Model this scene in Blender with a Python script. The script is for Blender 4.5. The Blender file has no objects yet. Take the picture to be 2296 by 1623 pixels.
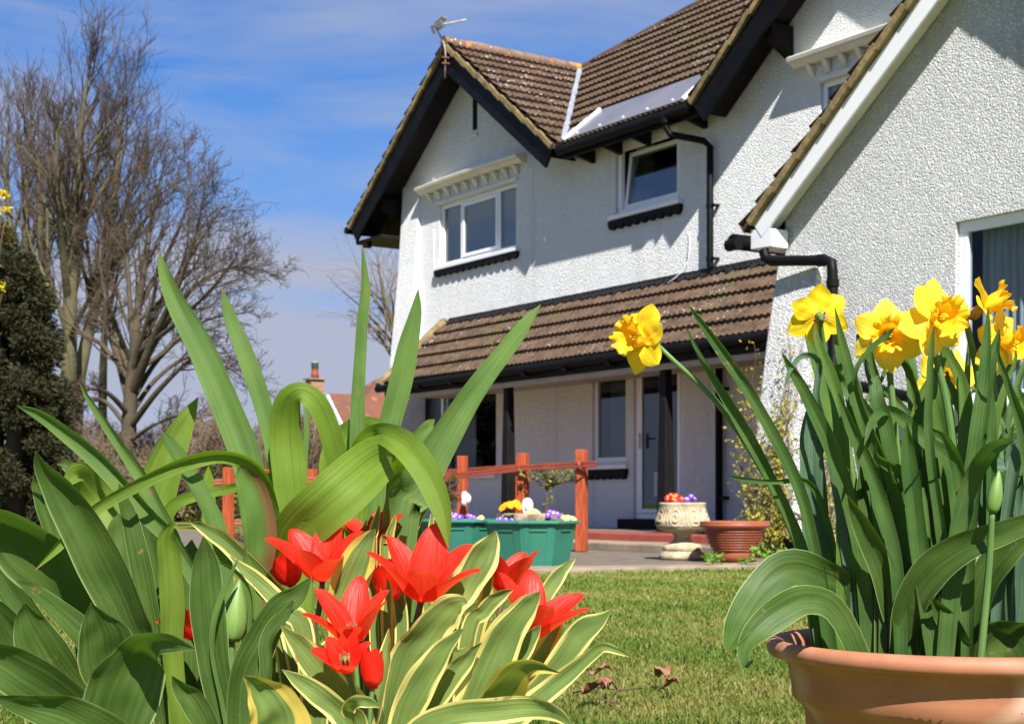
import bpy, bmesh, math, random
import numpy as np
from mathutils import Vector, Matrix
R = math.radians
random.seed(7)
sc = bpy.context.scene
col = sc.collection
# ---------------------------------------------------------------- camera
CZ = .55                       # eye height above the lawn (crouching photographer)
FPX, HX, HY = 3318., 1148., 1125.   # focal length / principal column / horizon row, measured on a 2296 wide copy
cam = bpy.data.cameras.new('camera')
camo = bpy.data.objects.new('camera', cam); col.objects.link(camo)
camo.location = (0, 0, CZ); camo.rotation_euler = (R(90), 0, 0)
cam.sensor_width = 36; cam.lens = FPX / 2296 * 36
cam.shift_y = (HY - 811.5) / 2296
cam.clip_start = .05; cam.clip_end = 3000
cam.dof.use_dof = True; cam.dof.focus_distance = 2.1; cam.dof.aperture_fstop = 18
sc.camera = camo
# ---------------------------------------------------------------- sky and sun
SUN = Vector((0.1432, -0.6718, 0.7268)).normalized()
w = bpy.data.worlds.new('World'); sc.world = w; w.use_nodes = True
nt = w.node_tree; nt.nodes.clear()
def WN(t, **k):
    n = nt.nodes.new(t)
    for a, b in k.items(): setattr(n, a, b)
    return n
sky = WN('ShaderNodeTexSky', sky_type='NISHITA', sun_disc=False)
sky.sun_elevation = math.asin(SUN.z); sky.sun_rotation = math.atan2(SUN.x, SUN.y)
sky.air_density = 1.0; sky.dust_density = .25; sky.ozone_density = 3.0
hs = WN('ShaderNodeHueSaturation'); hs.inputs['Saturation'].default_value = 1.45; hs.inputs['Value'].default_value = 1.0
tc = WN('ShaderNodeTexCoord'); mp = WN('ShaderNodeMapping')
mp.inputs['Scale'].default_value = (1.6, 1.6, 7.0); mp.inputs['Rotation'].default_value = (0, R(-13), 0)
nz = WN('ShaderNodeTexNoise'); nz.inputs['Scale'].default_value = 2.3; nz.inputs['Detail'].default_value = 7; nz.inputs['Roughness'].default_value = .55
nz.inputs['Distortion'].default_value = .5
rp = WN('ShaderNodeValToRGB'); rp.color_ramp.elements[0].position = .38; rp.color_ramp.elements[1].position = .72
sp = WN('ShaderNodeSeparateXYZ'); hz = WN('ShaderNodeMapRange')
hz.inputs['From Min'].default_value = .0; hz.inputs['From Max'].default_value = .40
hz.inputs['To Min'].default_value = 1.0; hz.inputs['To Max'].default_value = .0
pw = WN('ShaderNodeMath', operation='POWER'); pw.inputs[1].default_value = 1.25
ad = WN('ShaderNodeMath', operation='MULTIPLY_ADD'); ad.inputs[1].default_value = .98
mm = WN('ShaderNodeMath', operation='MULTIPLY'); mm.inputs[1].default_value = .66
mx = WN('ShaderNodeMixRGB'); mx.inputs['Color2'].default_value = (3.6, 3.95, 5.1, 1)
bg = WN('ShaderNodeBackground'); bg.inputs['Strength'].default_value = .057
ow = WN('ShaderNodeOutputWorld'); lk = nt.links.new
tn = WN('ShaderNodeMixRGB', blend_type='MULTIPLY'); tn.inputs['Fac'].default_value = 1; tn.inputs['Color2'].default_value = (.68, .87, 1.18, 1)
lk(sky.outputs[0], tn.inputs['Color1']); lk(tn.outputs[0], hs.inputs['Color']); lk(tc.outputs['Generated'], mp.inputs['Vector']); lk(mp.outputs[0], nz.inputs['Vector'])
lk(nz.outputs['Fac'], rp.inputs[0]); lk(tc.outputs['Generated'], sp.inputs[0]); lk(sp.outputs['Z'], hz.inputs['Value'])
lk(hz.outputs[0], pw.inputs[0]); lk(rp.outputs[0], mm.inputs[0]); lk(pw.outputs[0], ad.inputs[0]); lk(mm.outputs[0], ad.inputs[2])
ad.use_clamp = True
lk(ad.outputs[0], mx.inputs['Fac']); lk(hs.outputs[0], mx.inputs['Color1']); lk(mx.outputs[0], bg.inputs['Color']); lk(bg.outputs[0], ow.inputs[0])
sl = bpy.data.lights.new('sun', 'SUN'); sl.energy = 5.0; sl.angle = R(.53); sl.color = (1, .965, .91)
so = bpy.data.objects.new('sun', sl); col.objects.link(so); so.location = SUN * 60
so.rotation_euler = SUN.to_track_quat('Z', 'Y').to_euler()
sc.view_settings.view_transform = 'Standard'; sc.view_settings.look = 'None'
sc.view_settings.exposure = 1.12; sc.view_settings.gamma = 1
sc.cycles.max_bounces = 8; sc.cycles.transparent_max_bounces = 12
sc.cycles.use_denoising = True

# ---------------------------------------------------------------- helpers
def ray(x, y): return Vector(((x - HX) / FPX, 1, (HY - y) / FPX))
def at(x, y, d): return Vector((0, 0, CZ)) + ray(x, y) * d          # a point at distance d along the line of sight
def ground_at(x, y, z): r = ray(x, y); return Vector((0, 0, CZ)) + r * ((z - CZ) / r.z)
def tag(o, label=None, cat=None, group=None, kind=None):
    if label: o['label'] = label
    if cat: o['category'] = cat
    if group: o['group'] = group
    if kind: o['kind'] = kind
    return o
def thing(name, loc, label, cat, group=None, rz=0):
    o = bpy.data.objects.new(name, None); col.objects.link(o); o.location = loc; o.rotation_euler = (0, 0, rz)
    o.empty_display_size = .1
    return tag(o, label, cat, group)
class MB:
    def __init__(s): s.v = []; s.f = []; s.uv = []; s.mi = []
    def add(s, vs, fs, uvs=None, mi=0):
        b = len(s.v); s.v += [tuple(p) for p in vs]
        s.uv += uvs if uvs else [(0, 0)] * len(vs)
        s.f += [tuple(i + b for i in f) for f in fs]; s.mi += [mi] * len(fs); return s
    def hexa(s, p, mi=0):        # 8 corners: bottom ring then top ring
        return s.add(p, [(3, 2, 1, 0), (4, 5, 6, 7), (0, 1, 5, 4), (1, 2, 6, 5), (2, 3, 7, 6), (3, 0, 4, 7)], None, mi)
    def box(s, x0, x1, y0, y1, z0, z1, mi=0):
        return s.hexa([(x0, y0, z0), (x1, y0, z0), (x1, y1, z0), (x0, y1, z0), (x0, y0, z1), (x1, y0, z1), (x1, y1, z1), (x0, y1, z1)], mi)
    def beam(s, p0, p1, wv, hv):  # box from p0 to p1, cross section spanned by wv, hv (centred)
        p0, p1, wv, hv = map(Vector, (p0, p1, wv, hv)); a = [-wv - hv, wv - hv, wv + hv, -wv + hv]
        return s.hexa([p0 + .5 * q for q in a] + [p1 + .5 * q for q in a])
    def tube(s, pts, rad, seg=8, cap=True):
        pts = [Vector(p) for p in pts]; n = len(pts)
        if not isinstance(rad, (list, tuple)): rad = [rad] * n
        vs = []; uv = []; prev = None
        for i, p in enumerate(pts):
            t = (pts[min(i + 1, n - 1)] - pts[max(i - 1, 0)]).normalized()
            if prev is None: u = t.orthogonal().normalized()
            else:
                u = prev - t * prev.dot(t)
                u = u.normalized() if u.length > 1e-5 else t.orthogonal().normalized()
            prev = u; q = t.cross(u)
            for k in range(seg):
                a = 2 * math.pi * k / seg; vs.append(p + (u * math.cos(a) + q * math.sin(a)) * rad[i]); uv.append((k / seg, i / max(1, n - 1)))
        fs = [(i * seg + k, i * seg + (k + 1) % seg, (i + 1) * seg + (k + 1) % seg, (i + 1) * seg + k) for i in range(n - 1) for k in range(seg)]
        if cap: fs += [tuple(range(seg))[::-1], tuple((n - 1) * seg + k for k in range(seg))]
        return s.add(vs, fs, uv)
    def lathe(s, prof, seg=48, c=(0, 0, 0), amp=None):
        vs = []; uv = []; n = len(prof)
        for i, (r, z) in enumerate(prof):
            for k in range(seg):
                a = 2 * math.pi * k / seg; rr = r if amp is None else r * amp(a, i)
                vs.append((c[0] + rr * math.cos(a), c[1] + rr * math.sin(a), c[2] + z)); uv.append((k / seg, i / n))
        fs = [(i * seg + k, i * seg + (k + 1) % seg, (i + 1) * seg + (k + 1) % seg, (i + 1) * seg + k) for i in range(n - 1) for k in range(seg)]
        if prof[0][0] > 1e-4: fs.append(tuple(range(seg))[::-1])
        if prof[-1][0] > 1e-4: fs.append(tuple((n - 1) * seg + k for k in range(seg)))
        return s.add(vs, fs, uv)
    def grid(s, fn, nu, nv, mi=0):
        vs = []; uv = []
        for j in range(nv + 1):
            for i in range(nu + 1):
                vs.append(fn(i / nu, j / nv)); uv.append((i / nu, j / nv))
        W = nu + 1
        return s.add(vs, [(j * W + i, j * W + i + 1, (j + 1) * W + i + 1, (j + 1) * W + i) for j in range(nv) for i in range(nu)], uv, mi)
    def prism(s, poly, d):       # polygon (3d points) extruded by d
        n = len(poly); d = Vector(d); a = [Vector(p) for p in poly]
        return s.add(a + [p + d for p in a], [tuple(range(n))[::-1], tuple(range(n, 2 * n))] + [(i, (i + 1) % n, n + (i + 1) % n, n + i) for i in range(n)])
    def mesh(s, name, smooth=False):
        me = bpy.data.meshes.new(name); me.from_pydata(s.v, [], s.f); me.update()
        ul = me.uv_layers.new(name='UVMap')
        li = np.empty(len(me.loops), dtype=np.int32); me.loops.foreach_get('vertex_index', li)
        ul.data.foreach_set('uv', np.array(s.uv, dtype=np.float32)[li].ravel())
        if any(s.mi): me.polygons.foreach_set('material_index', s.mi)
        if smooth: me.polygons.foreach_set('use_smooth', [True] * len(me.polygons))
        return me
    def build(s, name, mats, parent=None, smooth=False, fix=True, loc=None):
        me = s.mesh(name, smooth)
        for m in (mats if isinstance(mats, (list, tuple)) else [mats]): me.materials.append(m)
        if fix:
            bm = bmesh.new(); bm.from_mesh(me); bmesh.ops.recalc_face_normals(bm, faces=bm.faces); bm.to_mesh(me); bm.free()
        o = bpy.data.objects.new(name, me); col.objects.link(o)
        if parent: o.parent = parent
        if loc is not None: o.location = loc
        return o
def bevel(o, wdt=.006, seg=2):
    m = o.modifiers.new('bevel', 'BEVEL'); m.width = wdt; m.segments = seg; m.limit_method = 'ANGLE'; m.angle_limit = R(40); return o
def smoothed(o, ang=40):
    me = o.data; me.polygons.foreach_set('use_smooth', [True] * len(me.polygons))
    bm = bmesh.new(); bm.from_mesh(me)
    for e in bm.edges:
        if len(e.link_faces) == 2 and e.calc_face_angle(0) > R(ang): e.smooth = False
    bm.to_mesh(me); bm.free(); return o
# ---------------------------------------------------------------- materials
def NT(name):
    m = bpy.data.materials.new(name); m.use_nodes = True; t = m.node_tree
    return m, t, t.nodes['Principled BSDF'], t.links.new
def rgba(c): return (*c, 1)
def mat(name, c1, c2=None, scale=8, rough=.6, spec=.4, bump=0, bscale=40, bdist=.01, detail=4, stretch=None, lo=.35, hi=.65, metal=0, uv=False, spots=None, coat=0):
    m, t, b, lk = NT(name); N = t.nodes.new
    b.inputs['Base Color'].default_value = rgba(c1); b.inputs['Roughness'].default_value = rough
    b.inputs['Specular IOR Level'].default_value = spec; b.inputs['Metallic'].default_value = metal; b.inputs['Coat Weight'].default_value = coat
    co = N('ShaderNodeTexCoord'); vec = co.outputs['UV' if uv else 'Object']
    if stretch:
        mp = N('ShaderNodeMapping'); mp.inputs['Scale'].default_value = stretch; lk(vec, mp.inputs[0]); vec = mp.outputs[0]
    last = None
    if c2:
        n = N('ShaderNodeTexNoise'); n.inputs['Scale'].default_value = scale; n.inputs['Detail'].default_value = detail; n.inputs['Roughness'].default_value = .62; lk(vec, n.inputs['Vector'])
        r = N('ShaderNodeMapRange'); r.inputs['From Min'].default_value = lo; r.inputs['From Max'].default_value = hi; lk(n.outputs['Fac'], r.inputs['Value'])
        x = N('ShaderNodeMixRGB'); x.inputs['Color1'].default_value = rgba(c1); x.inputs['Color2'].default_value = rgba(c2); lk(r.outputs[0], x.inputs['Fac']); last = x.outputs[0]
    for (sc_, th, cc, nsc, nth) in (spots or []):     # lichen spots: voronoi cells gated by a broader noise
        v = N('ShaderNodeTexVoronoi'); v.inputs['Scale'].default_value = sc_; lk(co.outputs['Object'], v.inputs['Vector'])
        r = N('ShaderNodeMapRange'); r.inputs['From Min'].default_value = th; r.inputs['From Max'].default_value = th * .6; lk(v.outputs['Distance'], r.inputs['Value'])
        g = N('ShaderNodeTexNoise'); g.inputs['Scale'].default_value = nsc; g.inputs['Detail'].default_value = 2; lk(co.outputs['Object'], g.inputs['Vector'])
        r2 = N('ShaderNodeMapRange'); r2.inputs['From Min'].default_value = nth; r2.inputs['From Max'].default_value = nth + .08; lk(g.outputs['Fac'], r2.inputs['Value'])
        mu = N('ShaderNodeMath'); mu.operation = 'MULTIPLY'; lk(r.outputs[0], mu.inputs[0]); lk(r2.outputs[0], mu.inputs[1])
        x = N('ShaderNodeMixRGB'); x.inputs['Color2'].default_value = rgba(cc); lk(mu.outputs[0], x.inputs['Fac'])
        if last: lk(last, x.inputs['Color1'])
        else: x.inputs['Color1'].default_value = rgba(c1)
        last = x.outputs[0]
    if last: lk(last, b.inputs['Base Color'])
    if bump:
        n = N('ShaderNodeTexNoise'); n.inputs['Scale'].default_value = bscale; n.inputs['Detail'].default_value = 3; lk(co.outputs['Object'], n.inputs['Vector'])
        p = N('ShaderNodeBump'); p.inputs['Strength'].default_value = bump; p.inputs['Distance'].default_value = bdist; lk(n.outputs['Fac'], p.inputs['Height']); lk(p.outputs[0], b.inputs['Normal'])
    return m
def leafmat(name, c1, c2, trans=.3, tcol=(.2, .42, .03), stripes=60, rough=.42, spec=.45, margin=None, tip=None, blotch=None, wob=.06, blem=False):
    """leaf: lengthwise veins from the UVs, slight translucency, optional pale margin (variegation; on plain broad leaves a painted edge highlight)"""
    m, t, b, lk = NT(name); N = t.nodes.new; co = N('ShaderNodeTexCoord'); uv = co.outputs['UV']
    mp = N('ShaderNodeMapping'); mp.inputs['Scale'].default_value = (stripes, 1.3, 1); lk(uv, mp.inputs[0])
    oi = N('ShaderNodeObjectInfo'); of = N('ShaderNodeVectorMath'); of.operation = 'ADD'; cx = N('ShaderNodeCombineXYZ'); ml = N('ShaderNodeMath'); ml.operation = 'MULTIPLY'; ml.inputs[1].default_value = 37.
    lk(oi.outputs['Random'], ml.inputs[0]); lk(ml.outputs[0], cx.inputs[2]); lk(mp.outputs[0], of.inputs[0]); lk(cx.outputs[0], of.inputs[1])
    n = N('ShaderNodeTexNoise'); n.inputs['Scale'].default_value = 1; n.inputs['Detail'].default_value = 3; lk(of.outputs[0], n.inputs['Vector'])
    n2 = N('ShaderNodeTexNoise'); n2.inputs['Scale'].default_value = 14; n2.inputs['Detail'].default_value = 3; lk(co.outputs['Object'], n2.inputs['Vector'])
    av = N('ShaderNodeMath'); av.operation = 'ADD'; lk(n.outputs['Fac'], av.inputs[0]); lk(n2.outputs['Fac'], av.inputs[1])
    r = N('ShaderNodeMapRange'); r.inputs['From Min'].default_value = .82; r.inputs['From Max'].default_value = 1.2; lk(av.outputs[0], r.inputs['Value'])
    x = N('ShaderNodeMixRGB'); x.inputs['Color1'].default_value = rgba(c1); x.inputs['Color2'].default_value = rgba(c2); lk(r.outputs[0], x.inputs['Fac']); last = x.outputs[0]
    sp = N('ShaderNodeSeparateXYZ'); lk(uv, sp.inputs[0])
    def mixin(fac, c):
        nonlocal last
        y = N('ShaderNodeMixRGB'); y.inputs['Color2'].default_value = rgba(c); lk(fac, y.inputs['Fac']); lk(last, y.inputs['Color1']); last = y.outputs[0]
    if margin:
        thr, mc = margin
        a = N('ShaderNodeMath'); a.operation = 'SUBTRACT'; a.inputs[1].default_value = .5; lk(sp.outputs['X'], a.inputs[0])
        a2 = N('ShaderNodeMath'); a2.operation = 'ABSOLUTE'; lk(a.outputs[0], a2.inputs[0])
        mp2 = N('ShaderNodeMapping'); mp2.inputs['Scale'].default_value = (5, 2.2, 1); lk(uv, mp2.inputs[0])
        of2 = N('ShaderNodeVectorMath'); of2.operation = 'ADD'; lk(mp2.outputs[0], of2.inputs[0]); lk(cx.outputs[0], of2.inputs[1])
        n3 = N('ShaderNodeTexNoise'); n3.inputs['Scale'].default_value = 1.6; n3.inputs['Detail'].default_value = 1; lk(of2.outputs[0], n3.inputs['Vector'])
        a3 = N('ShaderNodeMath'); a3.operation = 'MULTIPLY_ADD'; a3.inputs[1].default_value = wob * 4; lk(n3.outputs['Fac'], a3.inputs[0]); lk(a2.outputs[0], a3.inputs[2])
        r3 = N('ShaderNodeMapRange'); r3.inputs['From Min'].default_value = thr + wob * 2; r3.inputs['From Max'].default_value = thr + wob * 2 + .035; lk(a3.outputs[0], r3.inputs['Value'])
        mixin(r3.outputs[0], mc)
    if blotch:
        r4 = N('ShaderNodeMapRange'); r4.inputs['From Min'].default_value = .55; r4.inputs['From Max'].default_value = .85; lk(sp.outputs['X'], r4.inputs['Value'])
        mixin(r4.outputs[0], blotch)
    if blem:
        n4 = N('ShaderNodeTexNoise'); n4.inputs['Scale'].default_value = 75; n4.inputs['Detail'].default_value = 2; lk(co.outputs['Object'], n4.inputs['Vector'])
        n5 = N('ShaderNodeTexNoise'); n5.inputs['Scale'].default_value = 11; lk(co.outputs['Object'], n5.inputs['Vector'])
        s4 = N('ShaderNodeMath'); s4.operation = 'ADD'; lk(n4.outputs['Fac'], s4.inputs[0]); lk(n5.outputs['Fac'], s4.inputs[1])
        r6 = N('ShaderNodeMapRange'); r6.inputs['From Min'].default_value = 1.29; r6.inputs['From Max'].default_value = 1.36; r6.inputs['To Max'].default_value = .75; lk(s4.outputs[0], r6.inputs['Value']); mixin(r6.outputs[0], (.22, .15, .06))
    if tip:
        r5 = N('ShaderNodeMapRange'); r5.inputs['From Min'].default_value = .975; r5.inputs['From Max'].default_value = .995; lk(sp.outputs['Y'], r5.inputs['Value'])
        mixin(r5.outputs[0], tip)
    lk(last, b.inputs['Base Color']); b.inputs['Roughness'].default_value = rough; b.inputs['Specular IOR Level'].default_value = spec
    bu = N('ShaderNodeBump'); bu.inputs['Strength'].default_value = .6; bu.inputs['Distance'].default_value = .002; lk(n.outputs['Fac'], bu.inputs['Height']); lk(bu.outputs[0], b.inputs['Normal'])
    tr = N('ShaderNodeBsdfTranslucent'); tm = N('ShaderNodeMixRGB'); tm.blend_type = 'MIX'; tm.inputs['Fac'].default_value = .5; tm.inputs['Color2'].default_value = rgba(tcol); lk(last, tm.inputs['Color1']); lk(tm.outputs[0], tr.inputs['Color'])
    ms = N('ShaderNodeMixShader'); ms.inputs['Fac'].default_value = trans; lk(b.outputs[0], ms.inputs[1]); lk(tr.outputs[0], ms.inputs[2])
    lk(ms.outputs[0], t.nodes['Material Output'].inputs['Surface']); return m
def glassmat(name, tint=(.75, .8, .85), base=.0, refl=.16):
    m, t, b, lk = NT(name); N = t.nodes.new; t.nodes.remove(b)
    tr = N('ShaderNodeBsdfTransparent'); tr.inputs['Color'].default_value = rgba(tint)
    gl = N('ShaderNodeBsdfGlossy'); gl.inputs['Roughness'].default_value = .02; gl.inputs['Color'].default_value = (1, 1, 1, 1)
    fr = N('ShaderNodeFresnel'); fr.inputs['IOR'].default_value = 1.5
    a = N('ShaderNodeMath'); a.operation = 'MULTIPLY_ADD'; a.inputs[1].default_value = refl; a.inputs[2].default_value = base; a.use_clamp = True; lk(fr.outputs[0], a.inputs[0])
    ms = N('ShaderNodeMixShader'); lk(a.outputs[0], ms.inputs[0]); lk(tr.outputs[0], ms.inputs[1]); lk(gl.outputs[0], ms.inputs[2])
    lk(ms.outputs[0], t.nodes['Material Output'].inputs['Surface']); return m
def stucco(name, c, c2, bstr, bdist, sc_):
    m, t, b, lk = NT(name); N = t.nodes.new; co = N('ShaderNodeTexCoord'); ob = co.outputs['Object']
    n = N('ShaderNodeTexNoise'); n.inputs['Scale'].default_value = 1.1; n.inputs['Detail'].default_value = 5; lk(ob, n.inputs['Vector'])
    r = N('ShaderNodeMapRange'); r.inputs['From Min'].default_value = .45; r.inputs['From Max'].default_value = .8; lk(n.outputs['Fac'], r.inputs['Value'])
    x = N('ShaderNodeMixRGB'); x.inputs['Color1'].default_value = rgba(c); x.inputs['Color2'].default_value = rgba(c2); lk(r.outputs[0], x.inputs['Fac'])
    ms_ = N('ShaderNodeMapping'); ms_.inputs['Scale'].default_value = (5, 5, .35); lk(ob, ms_.inputs[0]); ns_ = N('ShaderNodeTexNoise'); ns_.inputs['Scale'].default_value = 1; ns_.inputs['Detail'].default_value = 6; lk(ms_.outputs[0], ns_.inputs['Vector'])
    rs_ = N('ShaderNodeMapRange'); rs_.inputs['From Min'].default_value = .56; rs_.inputs['From Max'].default_value = .78; rs_.inputs['To Max'].default_value = .55; lk(ns_.outputs['Fac'], rs_.inputs['Value'])
    xs_ = N('ShaderNodeMixRGB'); xs_.inputs['Color2'].default_value = (.58, .58, .53, 1); lk(rs_.outputs[0], xs_.inputs['Fac']); lk(x.outputs[0], xs_.inputs['Color1']); lk(xs_.outputs[0], b.inputs['Base Color'])
    b.inputs['Roughness'].default_value = .55; b.inputs['Specular IOR Level'].default_value = .45
    h = N('ShaderNodeTexNoise'); h.inputs['Scale'].default_value = sc_; h.inputs['Detail'].default_value = 4; h.inputs['Distortion'].default_value = .15; lk(ob, h.inputs['Vector'])
    h2 = N('ShaderNodeTexNoise'); h2.inputs['Scale'].default_value = 4; h2.inputs['Detail'].default_value = 3; lk(ob, h2.inputs['Vector'])
    vo = N('ShaderNodeTexVoronoi'); vo.inputs['Scale'].default_value = sc_; dv = N('ShaderNodeVectorMath'); dv.operation = 'MULTIPLY_ADD'; dv.inputs[1].default_value = (.02, .02, .02); lk(h.outputs['Color'], dv.inputs[0]); lk(ob, dv.inputs[2]); lk(dv.outputs[0], vo.inputs['Vector'])
    s0 = N('ShaderNodeMapRange'); s0.inputs['From Min'].default_value = .75; s0.inputs['From Max'].default_value = .1; lk(vo.outputs['Distance'], s0.inputs['Value'])
    s1 = N('ShaderNodeMath'); s1.operation = 'MULTIPLY_ADD'; s1.inputs[1].default_value = .9; lk(h.outputs['Fac'], s1.inputs[0]); lk(s0.outputs[0], s1.inputs[2])
    ad = N('ShaderNodeMath'); ad.operation = 'MULTIPLY_ADD'; ad.inputs[1].default_value = .9; lk(h2.outputs['Fac'], ad.inputs[0]); lk(s1.outputs[0], ad.inputs[2])
    p = N('ShaderNodeBump'); p.inputs['Strength'].default_value = bstr; p.inputs['Distance'].default_value = bdist; lk(ad.outputs[0], p.inputs['Height']); lk(p.outputs[0], b.inputs['Normal'])
    return m
# ---------------------------------------------------------------- house materials
M = {}
M['stucco'] = stucco('roughcast_white', (.84, .84, .82), (.77, .77, .76), .9, .020, 56)
M['stucco_wing'] = stucco('roughcast_white_coarse', (.84, .84, .82), (.78, .78, .77), 1, .034, 60)
M['tile'] = mat('brown_roof_tile', (.042, .026, .016), (.105, .065, .040), 7, .8, .25, bump=.4, bscale=90, bdist=.004,
    spots=[(17, .25, (.42, .38, .32), 1.3, .58), (4.5, .5, (.075, .072, .026), 1.1, .57), (33, .25, (.45, .40, .34), 2.3, .57)])
M['tile_lichen'] = mat('lichened_roof_tile', (.050, .029, .018), (.112, .068, .043), 7, .8, .25, bump=.4, bscale=90, bdist=.004,
    spots=[(16, .30, (.50, .44, .36), 1.6, .52), (31, .27, (.48, .43, .35), 2.4, .55), (9, .30, (.62, .22, .02), 1.1, .60)])
M['ridge'] = mat('ridge_tile', (.15, .085, .055), (.22, .15, .10), 5, .85, .2, bump=.5, bscale=60, bdist=.006,
    spots=[(7, .48, (.68, .24, .02), 1.6, .46), (15, .34, (.6, .5, .38), 2.2, .5)])
M['verge'] = mat('mossy_verge_mortar', (.30, .22, .095), (.13, .10, .05), 7, .9, .2, bump=.6, bscale=40, bdist=.01)
M['black'] = mat('black_gloss_paint', (.003, .003, .0035), (.006, .006, .0065), 5, .5, .12)
M['blacksoft'] = mat('black_weathered_paint', (.005, .0045, .005), (.010, .009, .0085), 4, .6, .15, bump=.2, bscale=30)
M['pvc'] = mat('white_upvc', (.80, .80, .80), (.76, .76, .76), 2, .3, .5)
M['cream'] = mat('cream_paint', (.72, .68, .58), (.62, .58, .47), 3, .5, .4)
M['glass'] = glassmat('window_glass')
M['glassblue'] = glassmat('window_glass_reflective', (.6, .64, .62), .04, .8)
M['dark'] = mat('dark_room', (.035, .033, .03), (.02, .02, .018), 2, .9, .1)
M['curtain'] = mat('pale_curtain', (.55, .53, .48), (.45, .43, .39), 6, .9, .1, stretch=(8, 8, .4))
M['curtaindk'] = mat('grey_curtain', (.17, .16, .13), (.10, .095, .08), 6, .9, .1, stretch=(8, 8, .4))
M['lead'] = mat('lead_flashing', (.19, .21, .24), (.27, .29, .32), 6, .55, .4)
M['leaddk'] = mat('black_flashing', (.007, .007, .008), (.012, .012, .014), 6, .7, .2)
M['sheet'] = mat('grey_polycarbonate', (.13, .13, .14), (.18, .17, .175), 1.2, .25, .35)
M['redtile'] = mat('red_quarry_tile', (.33, .07, .05), (.25, .055, .04), 7, .5, .4)
M['concrete'] = mat('weathered_concrete', (.29, .225, .155), (.18, .145, .10), 3, .9, .2, bump=.4, bscale=30, bdist=.008)
M['tarmac'] = mat('dark_path', (.11, .09, .068), (.16, .13, .10), 6, .95, .2, bump=.5, bscale=70, bdist=.006)
M['metal'] = mat('aerial_alloy', (.45, .43, .40), (.30, .25, .2), 12, .45, .5, metal=.6)
M['rust'] = mat('rusty_clamp', (.22, .07, .03), (.14, .05, .03), 20, .8, .3)
M['creamshade'] = mat('shaded_cream_paint', (.40, .35, .27), (.32, .28, .21), 3, .7, .3)  # cream with the shade under the porch roof put into its colour

# ---------------------------------------------------------------- house frame: x along the front wall, -y out of the wall
SX, SY = .5626, -.8268
house = thing('house', (.932, 20.453, 0), 'white roughcast house with brown tiled gabled roofs and black bargeboards', 'house', rz=math.atan2(SY, SX))
HM = Matrix.Translation(house.location) @ Matrix.Rotation(math.atan2(SY, SX), 4, 'Z')
def P(s, n, z): return Vector((s, -n, z))
def HW(s, n, z): return HM @ P(s, n, z)          # house coordinates to world
def wall_cells(mb, s0, s1, z0, z1, ops, n=0, rev=.13):
    xs = sorted({s0, s1, *[o[0] for o in ops], *[o[1] for o in ops]}); zs = sorted({z0, z1, *[o[2] for o in ops], *[o[3] for o in ops]})
    for a, b in zip(xs, xs[1:]):
        for c, d in zip(zs, zs[1:]):
            if any(a >= o[0] - 1e-6 and b <= o[1] + 1e-6 and c >= o[2] - 1e-6 and d <= o[3] + 1e-6 for o in ops): continue
            mb.add([P(a, n, c), P(b, n, c), P(b, n, d), P(a, n, d)], [(0, 1, 2, 3)])
    for a, b, c, d in ops:
        k = n - rev
        mb.add([P(a, n, c), P(a, k, c), P(a, k, d), P(a, n, d)], [(0, 1, 2, 3)]); mb.add([P(b, n, c), P(b, k, c), P(b, k, d), P(b, n, d)], [(3, 2, 1, 0)])
        mb.add([P(a, n, d), P(b, n, d), P(b, k, d), P(a, k, d)], [(0, 1, 2, 3)]); mb.add([P(a, n, c), P(b, n, c), P(b, k, c), P(a, k, c)], [(3, 2, 1, 0)])
AP1, ZP1, T1 = -2.74, 7.52, .745       # left gable: apex and pitch
AP2, ZP2, T2 = 5.95, 7.80, .78         # middle gable
AP3, ZP3, T3 = 8.82, 5.53, .797        # wing gable
TM, ZE, NE = .87, 5.40, .35            # main slope
OPS = [(-3.70, -1.55, 4.28, 5.25), (.80, 2.08, 4.37, 5.30), (4.53, 5.75, 4.25, 5.28), (-4.62, -2.08, .97, 2.36), (.29, 1.02, 1.05, 2.42), (1.18, 2.15, .33, 2.42)]
mb = MB(); wall_cells(mb, -4.84, 6.2, 0, 5.30, OPS)
zl = lambda a, z, t, s: z - t * abs(s - a) - .06
mb.add([P(-4.84, 0, 5.3), P(0.05, 0, 5.3), P(0.05, 0, zl(AP1, ZP1, T1, .05)), P(AP1, 0, ZP1 - .06), P(-4.84, 0, zl(AP1, ZP1, T1, -4.84))], [(0, 1, 2, 3, 4)])
mb.add([P(0.05, 0, 5.3), P(3.0, 0, 5.3), P(3.0, 0, 5.42), P(0.05, 0, 5.42)], [(0, 1, 2, 3)])
mb.add([P(3.0, 0, 5.3), P(8.9, 0, 5.3), P(AP2, 0, ZP2 - .06)], [(0, 1, 2)])
mb.add([P(6.2, 0, 3), P(9.5, 0, 3), P(9.5, 0, 5.3), P(6.2, 0, 5.3)], [(0, 1, 2, 3)])
mb.add([P(-4.84, 0, 0), P(-4.84, -8.6, 0), P(-4.84, -8.6, 5.6), P(-4.84, 0, 5.6)], [(0, 1, 2, 3)])       # left side wall
mb.add([P(-4.84, -8.6, 0), P(11.5, -8.6, 0), P(11.5, -8.6, 5.6), P(-4.84, -8.6, 5.6)], [(0, 1, 2, 3)])     # back wall
mb.add([P(11.5, -8.6, 0), P(11.5, 0, 0), P(11.5, 0, 5.3), P(11.5, -8.6, 5.3)], [(0, 1, 2, 3)])
mb.build('wall', M['stucco'], house, fix=False)
mb = MB(); WOP = [(8.20, 10.6, 1.37, 2.90)]
wall_cells(mb, 6.2, 11.6, 0, 2.92, WOP, 2.2, .14)
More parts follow.
